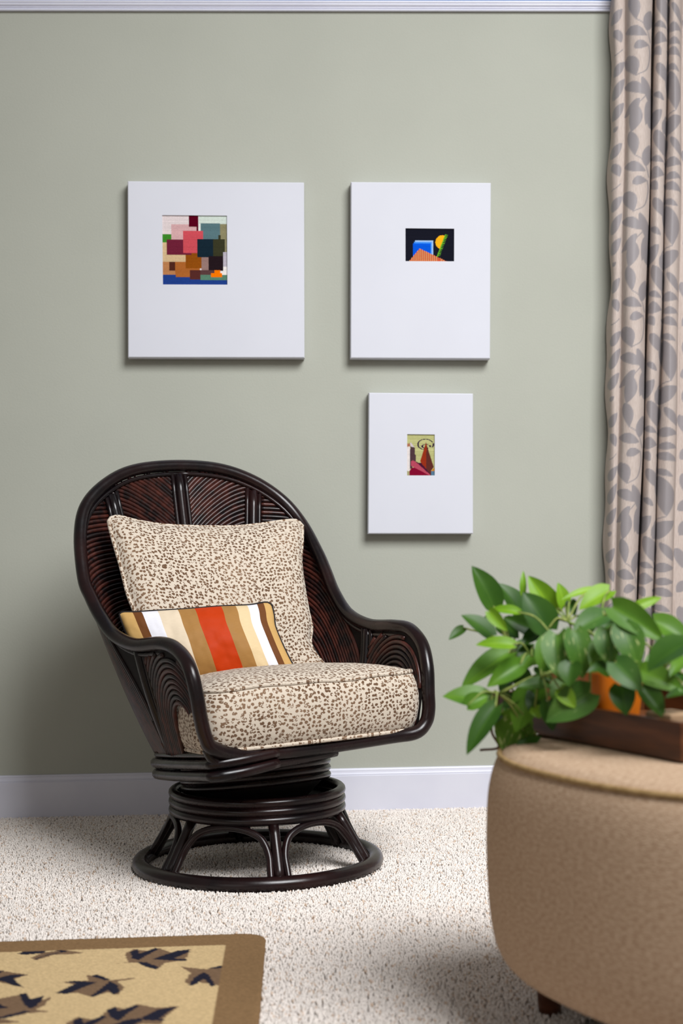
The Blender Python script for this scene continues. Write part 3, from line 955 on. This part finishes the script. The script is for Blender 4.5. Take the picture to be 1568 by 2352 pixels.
def cushion_box(name, outline, zfun, z0, z1, crown, mat, bulge=.014, label='', cat='cushion'):
    """box cushion: outline (w,f) loop, boxing side, crowned faces and two piping cords"""
    Q = np.asarray(outline, float); n = len(Q); c = Q.mean(0)
    T = np.roll(Q, -1, 0) - np.roll(Q, 1, 0); nr = np.stack([T[:, 1], -T[:, 0]], 1); nr /= np.linalg.norm(nr, axis=1)[:, None]
    if ((Q - c) * nr).sum() < 0: nr = -nr
    rows = []; uv = []
    per = np.r_[0, np.cumsum(np.linalg.norm(np.diff(Q, axis=0), axis=1))]
    def row(q, z, u): rows.append(np.c_[q, z + zfun(q)]); uv.append(u)
    for k in (.02, .3, .6, .85, .95): row(c + (Q - c) * k, np.full(n, z0 - crown * .3 * (1 - k ** 3)), c + (Q - c) * k + [3, 0])
    wig = .0018 * np.sin(per * 19) + .0012 * np.sin(per * 41 + 1)
    for t in (0, .06, .2, .4, .6, .8, .94, 1):
        row(Q + nr * (bulge * (1 - (2 * t - 1) ** 2) ** .7)[..., None] if not np.isscalar(t) else Q + nr * bulge * (1 - (2 * t - 1) ** 2) ** .7, z0 + (z1 - z0) * t + wig * (t if t > .5 else 0), np.c_[per, np.full(n, t * (z1 - z0) + 1.5)])
    for k in (.965, .9, .78, .6, .35, .02): row(c + (Q - c) * k, z1 + wig * k ** 6 + crown * (1 - k ** 2.6) ** .75, c + (Q - c) * k)
    P = np.stack(rows); P = np.concatenate([P, P[:, :1]], 1); U = np.stack(uv); U = np.concatenate([U, U[:, :1]], 1)
    U[5:13, -1, 0] += per[-1] - per[-2] + per[1]
    U[5:13, -1, 0] = per[-1] + np.linalg.norm(Q[0] - Q[-1])
    geo = grid(wl(P.reshape(-1, 3)).reshape(P.shape))
    org = wl((c[0], c[1], z0 + float(zfun(c[None])[0])))
    o = obj(name, geo, mat, origin=org, uv=U.reshape(-1, 2)); tag(o, label, cat)
    for zz, wv in ((z0, 0), (z1, 1)):
        q = Q + nr * .002
        obj('piping', tube(wl(np.c_[q, zz + wig * wv + zfun(q)]), .0052, 8, closed=True), mat, o, uv=cord_uv(np.c_[q, q[:, 0] * 0], .0052))
    return o


def round_rect(w0, w1, f0, f1, r, bow):
    pts = []
    cor = [(w1 / 2, f1, 0), (-w1 / 2, f1, 90), (-w0 / 2, f0, 180), (w0 / 2, f0, 270)]
    for w, f, a0 in cor:
        cx = w - math.copysign(r, w); cf = f - (r if a0 < 180 else -r)
        for k in range(7):
            a = math.radians(a0 + 15 * k); pts.append((cx + r * math.cos(a), cf + r * math.sin(a)))
    P = []
    m = len(pts)
    for i in range(m):
        a, b = np.array(pts[i]), np.array(pts[(i + 1) % m]); k = max(1, int(np.linalg.norm(b - a) / .02))
        for t in range(k): P.append(a + (b - a) * t / k)
    P = np.array(P)
    fr = (P[:, 1] > f1 - r * 1.2)
    P[:, 1] += np.where(P[:, 1] > 0, bow * (1 - (P[:, 0] / (w1 / 2)) ** 2) * np.clip(P[:, 1] / f1, 0, 1), 0)
    return P


seat = cushion_box('seat_cushion', round_rect(.44, .562, -.14, .300, .045, .022), lambda q: .075 * q[:, 1], .324, .460, .038, M_leo, .020,
                   'thick leopard print box cushion on the chair seat')


def pillow(name, edges, fdep, thick, mat, label, nrm_pow=.5, nu=44, nv=34, uvs=(.45, .45), back=.5, wr=0):
    """edges: pixel polylines top(L->R), bottom(L->R), left(T->B), right(T->B); fdep(u,v) chair-depth of the seam plane"""
    def res(P, n):
        P = catmull(np.array(P, float), 8); l = np.r_[0, np.cumsum(np.linalg.norm(np.diff(P, axis=0), axis=1))]
        t = np.linspace(0, l[-1], n); return np.stack([np.interp(t, l, P[:, k]) for k in (0, 1)], 1)
    t, b, l, r = res(edges[0], nu), res(edges[1], nu), res(edges[2], nv), res(edges[3], nv)
    u = np.linspace(0, 1, nu); v = np.linspace(0, 1, nv); U, V = np.meshgrid(u, v)
    C = (1 - V)[..., None] * t[None] + V[..., None] * b[None] + (1 - U)[..., None] * l[:, None] + U[..., None] * r[:, None]
    C -= ((1 - U) * (1 - V))[..., None] * t[0] + (U * (1 - V))[..., None] * t[-1] + ((1 - U) * V)[..., None] * b[0] + (U * V)[..., None] * b[-1]
    P = np.zeros((nv, nu, 3))
    for i in range(nv):
        for j in range(nu): P[i, j] = wl(at_f(C[i, j, 0], C[i, j, 1], fdep(u[j], v[i])))
    du = np.gradient(P, axis=1); dv = np.gradient(P, axis=0); n = np.cross(du, dv); n /= np.linalg.norm(n, axis=2)[..., None]
    if n[nv // 2, nu // 2] @ (CAM - P[nv // 2, nu // 2]) < 0: n = -n
    h = thick * (np.clip(4 * U * (1 - U), 0, 1) ** nrm_pow * np.clip(4 * V * (1 - V), 0, 1) ** nrm_pow)
    if wr:
        h = h + wr * np.sin(U * 23 + 5 * V) * np.sin(V * 9 + 2 * U) * (np.clip(4 * U * (1 - U), 0, 1) * np.clip(4 * V * (1 - V), 0, 1)) ** .5 * np.exp(-((V - 1) / .5) ** 2)
    Fp = P + n * h[..., None]; Bp = P - n * (h * back)[..., None]
    g1 = grid(Fp); g2 = grid(Bp[:, ::-1])
    geo = join((g1[0], g1[1].tolist()), (g2[0], g2[1].tolist()))
    if uvs == (1, 1): uv = np.stack([U, V], -1)
    else:
        lu = np.concatenate([np.zeros((nv, 1)), np.cumsum(np.linalg.norm(np.diff(Fp, axis=1), axis=2), 1)], 1)
        lv = np.concatenate([np.zeros((1, nu)), np.cumsum(np.linalg.norm(np.diff(Fp, axis=0), axis=2), 0)], 0)
        uv = np.stack([lu - lu[:, nu // 2:nu // 2 + 1] + .5, lv - lv[nv // 2:nv // 2 + 1] + .5], -1)
    uv2 = uv[:, ::-1]
    o = obj(name, geo, mat, origin=P[-1, nu // 2], uv=np.concatenate([uv.reshape(-1, 2), uv2.reshape(-1, 2)])); tag(o, label, 'pillow')
    seam = np.concatenate([P[0], P[1:, -1], P[-1, ::-1][1:], P[::-1, 0][1:-1]])
    return o, seam


bp, seam = pillow('back_cushion', ([(249, 1198), (256, 1189), (275, 1187), (310, 1196), (370, 1206), (450, 1210), (540, 1210), (600, 1204), (650, 1197), (680, 1196), (694, 1208)],
                   [(340, 1545), (450, 1580), (600, 1590), (758, 1550)],
                   [(249, 1198), (258, 1235), (278, 1305), (293, 1365), (310, 1410), (330, 1480), (340, 1545)],
                   [(694, 1208), (693, 1250), (690, 1290), (696, 1340), (706, 1400), (715, 1440), (712, 1474), (722, 1500), (745, 1528), (758, 1550)]),
                  lambda u, v: -.285 + .20 * v + .03 * (2 * u - 1) ** 2, .09, M_leo, 'square leopard print pillow leaning on the chair back', .5, 46, 40, (.47, .44), .55)
obj('piping', tube(seam, .0050, 8, closed=True), M_leo, bp, uv=cord_uv(seam, .005))
lp, seam = pillow('lumbar_pillow', ([(274, 1411), (282, 1406), (310, 1406), (360, 1403), (430, 1399), (504, 1393), (570, 1390), (600, 1385), (614, 1384), (624, 1390)],
                   [(330, 1562), (400, 1572), (486, 1563), (580, 1556), (684, 1548)],
                   [(274, 1411), (284, 1440), (300, 1480), (316, 1530), (330, 1562)],
                   [(624, 1390), (629, 1415), (632, 1440), (646, 1475), (664, 1512), (684, 1548)]),
                  lambda u, v: -.12 + .13 * u + .085 * v, .05, M_silk, 'oblong striped silk pillow in red, gold, brown and white', .5, 60, 34, (1, 1), .6, .006)
obj('piping', tube(seam, .0030, 7, closed=True), M_cord, lp)['label'] = 'thin black cord edging'

# ------------------------------------------------------------------ rug
def rug():
    zt = .0165
    def w(p): return at_z(p[0], p[1], zt)[:2]
    tl, tr = w((0, 2161)), w((585, 2142)); rb = w((595, 2352)); rt = w((608, 2185))
    ex = (tr - tl) / np.linalg.norm(tr - tl); ey = (rb - rt) / np.linalg.norm(rb - rt)       # ey towards the camera
    DU = np.linalg.inv(np.stack([ex, ey], 1))
    right = (DU @ (rt - tl))[0]
    corner = tl + ex * right
    Wd, Hd = 1.45, .95
    nx, ny = 420, 280
    U, V = np.meshgrid(np.linspace(-Wd, 0, nx), np.linspace(0, Hd, ny))
    XY = corner + U[..., None] * ex + V[..., None] * ey
    rr = .05
    # rounded corner: pull grid points inside the arc
    cu, cv = -rr, rr
    k = (U > cu) & (V < cv)
    du, dv = U - cu, V - cv; m = np.maximum(np.abs(du), np.abs(dv)); d = np.hypot(du, dv) + 1e-9
    XY[k] = (corner + (cu + du * m / d)[k][:, None] * ex + (cv + dv * m / d)[k][:, None] * ey)
    edge = np.minimum(np.minimum(V, -U), .02)
    Z = zt - .0035 * (1 - np.clip(edge / .006, 0, 1)) ** 2 + rng.normal(0, .0003, U.shape)
    P = np.dstack([XY, Z])
    px, py = proj(P.reshape(-1, 3)); px = px.reshape(U.shape); py = py.reshape(U.shape)
    il = w((0, 2186)); ir = w((515, 2171)); r1 = w((514, 2180)); r2 = w((490, 2352))
    bt = ((DU @ (ir - corner))[1] + (DU @ (il - corner))[1]) / 2
    br = ((DU @ (r1 - corner))[0] + (DU @ (r2 - corner))[0]) / 2
    C = np.zeros(U.shape + (3,)); C[:] = (.245, .148, .072)
    fld = (V > bt) & (U < br)
    C[fld] = (.63, .46, .245)
    def motif(P, c, off=(0, 0)):
        q = np.array([w((x * .4209, 2100 + y * .4209)) for x, y in P]) + off
        A = (q - corner) @ DU.T
        C[in_poly(U, V, A) & fld] = c
    Bc, Dc = (.20, .125, .075), (.020, .020, .034)
    brown = [[(165, 240), (230, 210), (350, 195), (460, 210), (380, 218), (300, 220), (200, 250)],
             [(620, 270), (700, 262), (680, 215), (730, 190), (800, 200), (870, 185), (950, 215), (1040, 190), (1010, 250), (900, 265), (860, 298), (780, 270), (740, 262)],
             [(340, 370), (480, 360), (470, 330), (540, 340), (600, 360), (740, 345), (735, 352), (640, 365), (680, 400), (640, 440), (590, 425), (500, 450), (430, 430), (310, 430), (430, 390)],
             [(985, 285), (1070, 295), (1130, 300), (1215, 280), (1200, 390), (1150, 380), (1080, 370), (1050, 390), (1005, 370), (1040, 320)],
             [(-150, 300), (0, 305), (20, 310), (150, 330), (60, 360), (130, 400), (40, 380), (0, 370), (-100, 390)],
             [(-60, 480), (0, 460), (100, 440), (200, 480), (280, 450), (240, 500), (190, 520), (280, 530), (160, 540), (0, 570), (-80, 530)],
             [(560, 545), (620, 505), (700, 520), (750, 490), (850, 510), (980, 500), (900, 560), (880, 600), (590, 600)]]
    dark = [[(95, 215), (150, 195), (250, 192), (240, 210), (130, 222)], [(190, 250), (230, 232), (320, 210), (365, 205), (350, 195), (300, 195), (330, 205), (260, 220), (195, 240)],
            [(710, 205), (750, 190), (760, 215), (850, 182), (865, 190), (790, 230), (760, 250), (720, 240)], [(830, 245), (960, 200), (1030, 192), (1035, 205), (950, 240), (1020, 245), (1010, 256), (900, 250)],
            [(745, 260), (800, 262), (870, 290), (850, 300), (790, 285)],
            [(300, 430), (420, 375), (350, 372), (400, 362), (530, 370), (440, 405), (370, 435)], [(495, 335), (530, 328), (600, 355), (570, 360)], [(490, 450), (570, 390), (600, 365), (640, 385), (655, 420), (620, 440), (590, 415), (510, 452)],
            [(1130, 295), (1215, 278), (1210, 295)], [(1030, 385), (1060, 345), (1110, 315), (1140, 330), (1175, 390), (1150, 395), (1115, 350), (1080, 375), (1045, 392)],
            [(-60, 320), (0, 310), (30, 305), (0, 320)], [(-80, 370), (0, 345), (60, 330), (150, 328), (70, 350), (125, 395), (80, 392), (30, 370), (0, 362)],
            [(105, 435), (145, 430), (165, 465), (245, 442), (235, 465), (190, 505), (160, 515), (130, 490)], [(-60, 480), (0, 490), (50, 512), (0, 515)], [(-60, 570), (0, 560), (140, 525), (170, 530), (60, 560), (0, 572)],
            [(580, 520), (630, 505), (645, 530), (745, 492), (755, 505), (690, 545), (650, 580), (610, 575)], [(750, 575), (860, 520), (970, 502), (900, 545), (870, 570), (910, 575), (880, 582)]]
    for off in [(0, 0), ex * -.42 + ey * .16, ex * -.05 + ey * .42, ex * -.46 + ey * .56, ex * -.85 + ey * .05, ex * -.88 + ey * .45]:
        o2 = np.asarray(off, float)
        for b in brown: motif(b, Bc, o2)
        for d_ in dark: motif(d_, Dc, o2)
    C *= rng.uniform(.86, 1.12, U.shape)[..., None]
    v, f = grid(P); n0 = len(v)
    # skirt down to the floor
    bi = np.r_[np.arange(nx), np.arange(1, ny) * nx + nx - 1, ((ny - 1) * nx + np.arange(nx - 2, -1, -1)), np.arange(ny - 2, 0, -1) * nx]
    sk = v[bi].copy(); sk[:, 2] = -.003
    m = len(bi); fs = [(int(bi[i]), int(bi[(i + 1) % m]), n0 + (i + 1) % m, n0 + i) for i in range(m)]
    o = obj('area_rug', (np.concatenate([v, sk]), f.tolist() + fs), attr_mat('rug_wool', rough=.95, spec=.03, bscale=260, bstr=.5), origin=(corner[0], corner[1], 0),
            col=np.concatenate([C.reshape(-1, 3), C.reshape(-1, 3)[bi]]))
    tag(o, 'tan area rug with dark leaf motifs and a plain brown border', 'rug')


rug()

# ------------------------------------------------------------------ ottoman
ott = thing('ottoman', OC, 'round tan woven fabric ottoman with a piped top seam', 'ottoman')
pside = catmull(np.array([(.30, .104), (.348, .107), (.392, .124), (.416, .156), (.427, .206), (.431, .28), (.431, .34), (.427, .40), (.417, .44), (.405, .459)]), 4)
def lathe_uv(pr, n):
    L = np.r_[0, np.cumsum(np.linalg.norm(np.diff(pr, axis=0), axis=1))]
    P = np.stack([ott_ring(r / .405, n + 1, True) + up * z for r, z in pr])
    per = np.linspace(0, 2.3, n + 1)
    U = np.stack([np.stack([per, np.full(n + 1, l)], 1) for l in L])
    return grid(P), U.reshape(-1, 2)


g, u = lathe_uv(pside, 96)
obj('body', g, M_ott, ott, uv=u)
ptop = catmull(np.array([(.405, .459), (.395, .468), (.372, .476), (.31, .481), (.20, .483), (.10, .484), (.002, .484)]), 4)
g, u = lathe_uv(ptop, 96)
obj('cushion_top', g, M_ott, ott, uv=np.array(g[0])[:, :2] - OC[:2])
obj('piping', tube(ott_ring(1.004) + up * .461, .0048, 8, closed=True), M_pipe, ott)['label'] = 'gold tan piping cord'
g, u = lathe_uv(np.array([(.001, .106), (.30, .105), (.30, .09), (.001, .09)]), 48)
obj('base_plate', g, M_under, ott)
lg = at_z(1262, 2338, 0) - OC; la, lb = abs(lg @ e1), abs(lg @ e2)
for k in range(4):
    c = OC + e1 * la * (1 if k % 2 else -1) + e2 * lb * (1 if k > 1 else -1)
    P = np.array([[c[0], c[1], .126], [c[0], c[1], .06], [c[0], c[1], -.002]])
    obj('leg', tube(P, [.026, .022, .018], 14), M_leg, ott)
for k in range(4):
    i0 = (60, 12, 36, 84)[k]
    P = np.array([ott_ring((r + .0004) / .405)[i0] + up * z for r, z in pside])
    obj('panel_seam', tube(P, .0012, 5), M_ott, ott, uv=np.zeros((len(P) * 5 + 2, 2)))

# ------------------------------------------------------------------ tray
Wt = .33
tray = thing('serving_tray', (Ln + Nr) / 2 * [1, 1, 0] + e2 * Wt / 2 + up * zb, 'rectangular dark wooden tray on top of the ottoman', 'tray')
B0 = np.array([Ln[0], Ln[1], zb]); th = .011
obj('bottom_panel', box(B0 + e1 * .004 + e2 * .004, e1 * (Llong - .008), e2 * (Wt - .008), up * .008, .001), M_tray, tray, smooth=False)
for k in (0, 1):
    obj('side_panel', box(B0 + e2 * (k * (Wt - th)), e1 * Llong, e2 * th, up * (zt - zb), .0015), M_tray, tray, smooth=False)
def end_panel(o):
    # raised arch with a hand hole, built in the e2/up plane
    n = 25; t = np.linspace(0, 1, n); zt2 = (zt - zb) + .034 * np.clip(np.sin((t - .12) / .76 * math.pi), 0, 1) ** .8 * ((t > .12) & (t < .88))
    V = []; Fs = []
    hole = np.abs(t - .5) < -1
    hz0, hz1 = .046, .064
    rows = [np.zeros(n) + .008, np.where(hole, hz0, .035), np.where(hole, hz1, .055), zt2]
    for d in (0, th):
        for r in rows:
            for q, z in zip(t, r): V.append(o + e1 * d + e2 * (th + q * (Wt - 2 * th)) + up * min(z, 1))
    R = len(rows)
    def ix(d, r, k): return d * R * n + r * n + k
    for k in range(n - 1):
        for r in range(R - 1):
            if r == 1 and hole[k] and hole[k + 1]:
                Fs.append((ix(0, 1, k), ix(0, 1, k + 1), ix(1, 1, k + 1), ix(1, 1, k))); Fs.append((ix(0, 2, k), ix(1, 2, k), ix(1, 2, k + 1), ix(0, 2, k + 1))); continue
            Fs.append((ix(0, r, k), ix(0, r, k + 1), ix(0, r + 1, k + 1), ix(0, r + 1, k))); Fs.append((ix(1, r, k), ix(1, r + 1, k), ix(1, r + 1, k + 1), ix(1, r, k + 1)))
        Fs.append((ix(0, R - 1, k), ix(0, R - 1, k + 1), ix(1, R - 1, k + 1), ix(1, R - 1, k)))
    return np.array(V), Fs
for k in (0, 1):
    obj('end_panel', end_panel(B0 + e1 * (k * (Llong - th))), M_tray, tray, smooth=False)

# ------------------------------------------------------------------ wooden block and pothos in its orange pot
zi = zb + .0085
bc = at_z(1490, 1640, .548); bc = B0 + e1 * ((bc - B0) @ e1) + e2 * (th + .004); bc[2] = zi
blk = obj('wooden_block', box(bc - e1 * .03 + e2 * .0, e1 * .062, e2 * .05, up * .055, .003), M_block, smooth=False, origin=(bc[0], bc[1], zi))
tag(blk, 'small pale wooden block in the tray beside the orange pot', 'block')
pc = at_d(1399, 1600, 2.52); pc[2] = zi
plant = thing('potted_plant', pc, 'trailing green houseplant with heart shaped leaves in an orange pot', 'plant')


def sq(c, R, z, n=48, p=5.0):
    a = np.linspace(0, 2 * math.pi, n, endpoint=False) + math.radians(20)
    k = (np.abs(np.cos(a - .35)) ** p + np.abs(np.sin(a - .35)) ** p) ** (-1 / p)
    return np.stack([c[0] + R * k * np.cos(a), c[1] + R * k * np.sin(a), np.full(n, z)], 1)


rows = [sq(pc, r, zi + z) for r, z in ((.001, .0), (.034, .0), (.036, .003), (.041, .05), (.046, .098), (.046, .104), (.043, .104), (.040, .09), (.039, .084))]
P = np.stack(rows); P = np.concatenate([P, P[:, :1]], 1)
obj('pot', grid(P), M_pot, plant)
P = np.stack([sq(pc, r, zi + .088) for r in (.042, .02, .001)]); P = np.concatenate([P, P[:, :1]], 1)
obj('soil', grid(P), M_soil, plant)
obj('support_cane', tube(np.array([pc + [.006, .006, .08], pc + [.008, .008, .125]]), .006, 8), M_stick, plant)


def leaf_geo(B, T, W, roll, cup, droop, nl=11, nw=7):
    ax = T - B; L = np.linalg.norm(ax); ax = ax / L
    tocam = CAM - (B + T) / 2; tocam /= np.linalg.norm(tocam)
    nn = tocam * .8 + up * .45
    nn -= ax * (nn @ ax); nn /= np.linalg.norm(nn)
    sd = np.cross(ax, nn)
    nn, sd = nn * math.cos(roll) + sd * math.sin(roll), sd * math.cos(roll) - nn * math.sin(roll)
    t = np.linspace(0, 1, nl)
    w = W / 2 * np.interp(t, [0, .05, .15, .3, .45, .6, .75, .88, .96, 1], [.45, .78, .97, 1.02, .97, .83, .61, .34, .13, .0])
    P = np.zeros((nl, nw, 3)); U = np.zeros((nl, nw, 2))
    for j, s in enumerate(np.linspace(-1, 1, nw)):
        back = .12 * L * np.exp(-t / .10) * abs(s) ** 1.2          # heart lobes behind the petiole
        P[:, j] = B + ax * (t * L - back)[:, None] + sd * (s * w)[:, None] + nn * (cup * np.abs(s) ** 1.3 * w - droop * L * (t - .35) ** 2 + droop * L * .12)[:, None]
        U[:, j, 0] = .5 + s * .5; U[:, j, 1] = t
    return grid(P), U.reshape(-1, 2)


def low_d(x):                                        # depth just in front of the tray's near side
    q = np.clip((x - 1130) / 430, -.3, 1.1); dl, dn = (Ln - CAM) @ FW, (Nr - CAM) @ FW
    return 1 / ((1 - q) / dl + q / dn) - .085


LV = [  # base, tip, width (crop pixels), kind, depth ('f' = in front of the tray, else metres), roll
    ((405, 322), (282, 76), 132, 'd', 2.66, .25), ((570, 385), (438, 176), 120, 'd', 2.70, .5), ((588, 245), (590, 105), 34, 'b', 2.66, 0), ((770, 350), (621, 138), 120, 'b', 2.64, -.2),
    ((735, 462), (592, 236), 168, 'd', 2.56, .1), ((840, 325), (806, 180), 72, 'b', 2.62, .3), ((1010, 226), (822, 282), 42, 'b', 2.60, .2), ((1112, 235), (932, 338), 110, 'b', 2.58, .1),
    ((1268, 338), (1442, 266), 52, 'b', 2.52, .2), ((1148, 338), (1456, 532), 142, 'm', 2.40, .15), ((1398, 424), (1640, 566), 128, 'm', 2.50, -.2), ((1590, 558), (1345, 705), 190, 'd', 2.28, .5),
    ((1308, 724), (1580, 842), 122, 'm', 2.36, .1), ((1322, 832), (1455, 1005), 112, 'd', 2.34, -.2), ((1600, 845), (1462, 882), 62, 'd', 2.34, .2), ((1078, 388), (892, 482), 128, 'g', 2.50, .1),
    ((1175, 448), (1028, 482), 82, 'd', 2.52, .4), ((1105, 478), (1122, 695), 138, 'v', 2.40, .1), ((1200, 455), (1298, 702), 160, 'v', 2.38, -.1), ((905, 488), (962, 768), 138, 'v', 2.44, -.2),
    ((800, 508), (812, 772), 156, 'v', 2.46, .15), ((722, 535), (700, 738), 78, 'm', 2.52, .3), ((705, 488), (574, 566), 90, 'd', 2.58, .2), ((552, 362), (372, 342), 58, 'b', 2.55, .2),
    ((388, 362), (492, 478), 60, 'b', 2.54, .4), ((705, 490), (476, 392), 108, 'd', 2.60, -.2), ((388, 505), (215, 372), 112, 'd', 2.60, .45), ((222, 462), (134, 530), 52, 'd', 2.68, 0),
    ((422, 385), (332, 462), 62, 'd', 2.70, .2), ((520, 562), (298, 552), 78, 'b', 2.52, .15), ((494, 622), (202, 826), 128, 'm', 2.56, .2), ((566, 688), (372, 812), 108, 'm', 2.54, -.2),
    ((650, 598), (560, 702), 100, 'd', 2.57, .1), ((500, 778), (470, 892), 72, 'd', 2.60, .4), ((378, 925), (100, 862), 150, 'm', 2.52, .3), ((250, 935), (374, 872), 92, 'm', 2.50, .1),
    ((415, 952), (240, 1232), 112, 'd', 2.48, .1), ((664, 832), (538, 1096), 158, 'l', 'f', .1), ((575, 1005), (470, 1234), 195, 'w', 'f', .2), ((668, 1125), (535, 1218), 78, 'd', 'f', .1),
    ((992, 862), (730, 1030), 170, 'g', 'f', -.25), ((818, 838), (912, 950), 84, 'b', 'f', .1), ((742, 915), (772, 1090), 92, 'd', 'f', .1), ((662, 948), (692, 1012), 62, 'b', 'f', .2),
    ((884, 682), (870, 815), 118, 'd', 2.42, .1), ((1085, 552), (1000, 688), 102, 'm', 2.42, .2), ((1135, 690), (985, 722), 76, 'd', 2.40, .1), ((1158, 676), (1318, 846), 140, 'g', 2.34, .1),
    ((1190, 818), (1222, 992), 128, 'd', 2.34, .1), ((1580, 660), (1488, 745), 82, 'm', 2.36, .1), ((745, 800), (556, 812), 78, 'g', 2.50, .1), ((1570, 745), (1500, 830), 90, 'd', 2.40, .2),
    ((640, 640), (575, 720), 90, 'm', 2.55, .2), ((880, 300), (905, 385), 60, 'd', 2.60, .2), ((610, 1120), (590, 1010), 70, 'v', 'f', .2),
    ((690, 700), (760, 780), 80, 'd', 2.52, .1), ((470, 430), (560, 520), 100, 'd', 2.64, .3), ((620, 560), (520, 640), 90, 'd', 2.64, .2),
    ((760, 620), (640, 680), 110, 'm', 2.60, .1), ((900, 560), (1010, 640), 110, 'd', 2.56, .2), ((430, 1000), (330, 1090), 80, 'd', 2.58, .2), ((700, 860), (620, 960), 110, 'd', 2.54, .2),
    ((1000, 440), (930, 560), 100, 'd', 2.60, .3), ((1230, 400), (1330, 480), 110, 'm', 2.50, .3), ((1420, 640), (1380, 780), 110, 'm', 2.44, .2), ((850, 800), (760, 900), 110, 'm', 2.50, .1),
    ((1060, 620), (1110, 760), 110, 'm', 2.46, .2), ((560, 740), (640, 840), 100, 'd', 2.58, .2), ((560, 880), (470, 960), 80, 'd', 2.56, .3),
]
hubs = [pc + np.array([-.02, 0, .10]), pc + np.array([0, -.02, .11]), pc + np.array([.02, .01, .10])]
node_px = [(640, 640, 2.56), (780, 520, 2.52), (520, 640, 2.58), (700, 760, 2.5), (440, 860, 2.52), (1000, 620, 2.46), (1200, 520, 2.44), (1420, 760, 2.38), (860, 420, 2.56), (1060, 400, 2.52)]
nodes = [at_d(980 + x * .375, 1270 + y * .375, d) for x, y, d in node_px]
for i, nd in enumerate(nodes):
    h = hubs[i % 3]; midp = (h + nd) / 2 + np.array([0, 0, .018])
    obj('vine', tube(catmull(np.array([h, midp, nd]), 7), [.0026] * 14 + [.0018], 7), M_stem, plant)
for i, (b, t, w, kd, dp, rl) in enumerate(LV):
    bx, by = 980 + b[0] * .375, 1270 + b[1] * .375; tx, ty = 980 + t[0] * .375, 1270 + t[1] * .375
    if dp == 'f': d0 = d1 = low_d((bx + tx) / 2); d1 -= .012
    else: d0 = dp; d1 = dp - .025 * (1 if ty > by else -.3) + rng.uniform(-.01, .01)
    Bp, Tp = at_d(bx, by, d0), at_d(tx, ty, d1)
    Bp = Bp + (Bp - Tp) * .03
    Wm = w * .375 / FPX * d0 / max(.55, math.cos(rl)) * 1.24
    g, u = leaf_geo(Bp, Tp, Wm, rl, rng.uniform(.22, .46), rng.uniform(.15, .34))
    obj('leaf', g, LEAF[kd], plant, uv=u)
    nd = min(nodes, key=lambda q: np.linalg.norm(q - Bp) + .3 * max(0, q[2] - Bp[2] - .1))
    mp = (nd + Bp) / 2 + np.array([0, 0, .012])
    obj('petiole', tube(catmull(np.array([nd, mp, Bp]), 4), .0017, 6), M_stem, plant)
s0 = at_d(980 + 440 * .375, 1270 + 1188 * .375, low_d(1145)); s1 = at_d(980 + 326 * .375, 1270 + 1208 * .375, low_d(1145) - .01)
obj('vine', tube(catmull(np.array([nodes[4], at_d(980 + 395 * .375, 1270 + 1080 * .375, low_d(1145) + .01), s0, s1]), 6), .0022, 7), M_stick, plant)['label'] = 'bare brown vine end'

for o in list(bpy.data.objects):
    if '_o' in o: del o['_o']
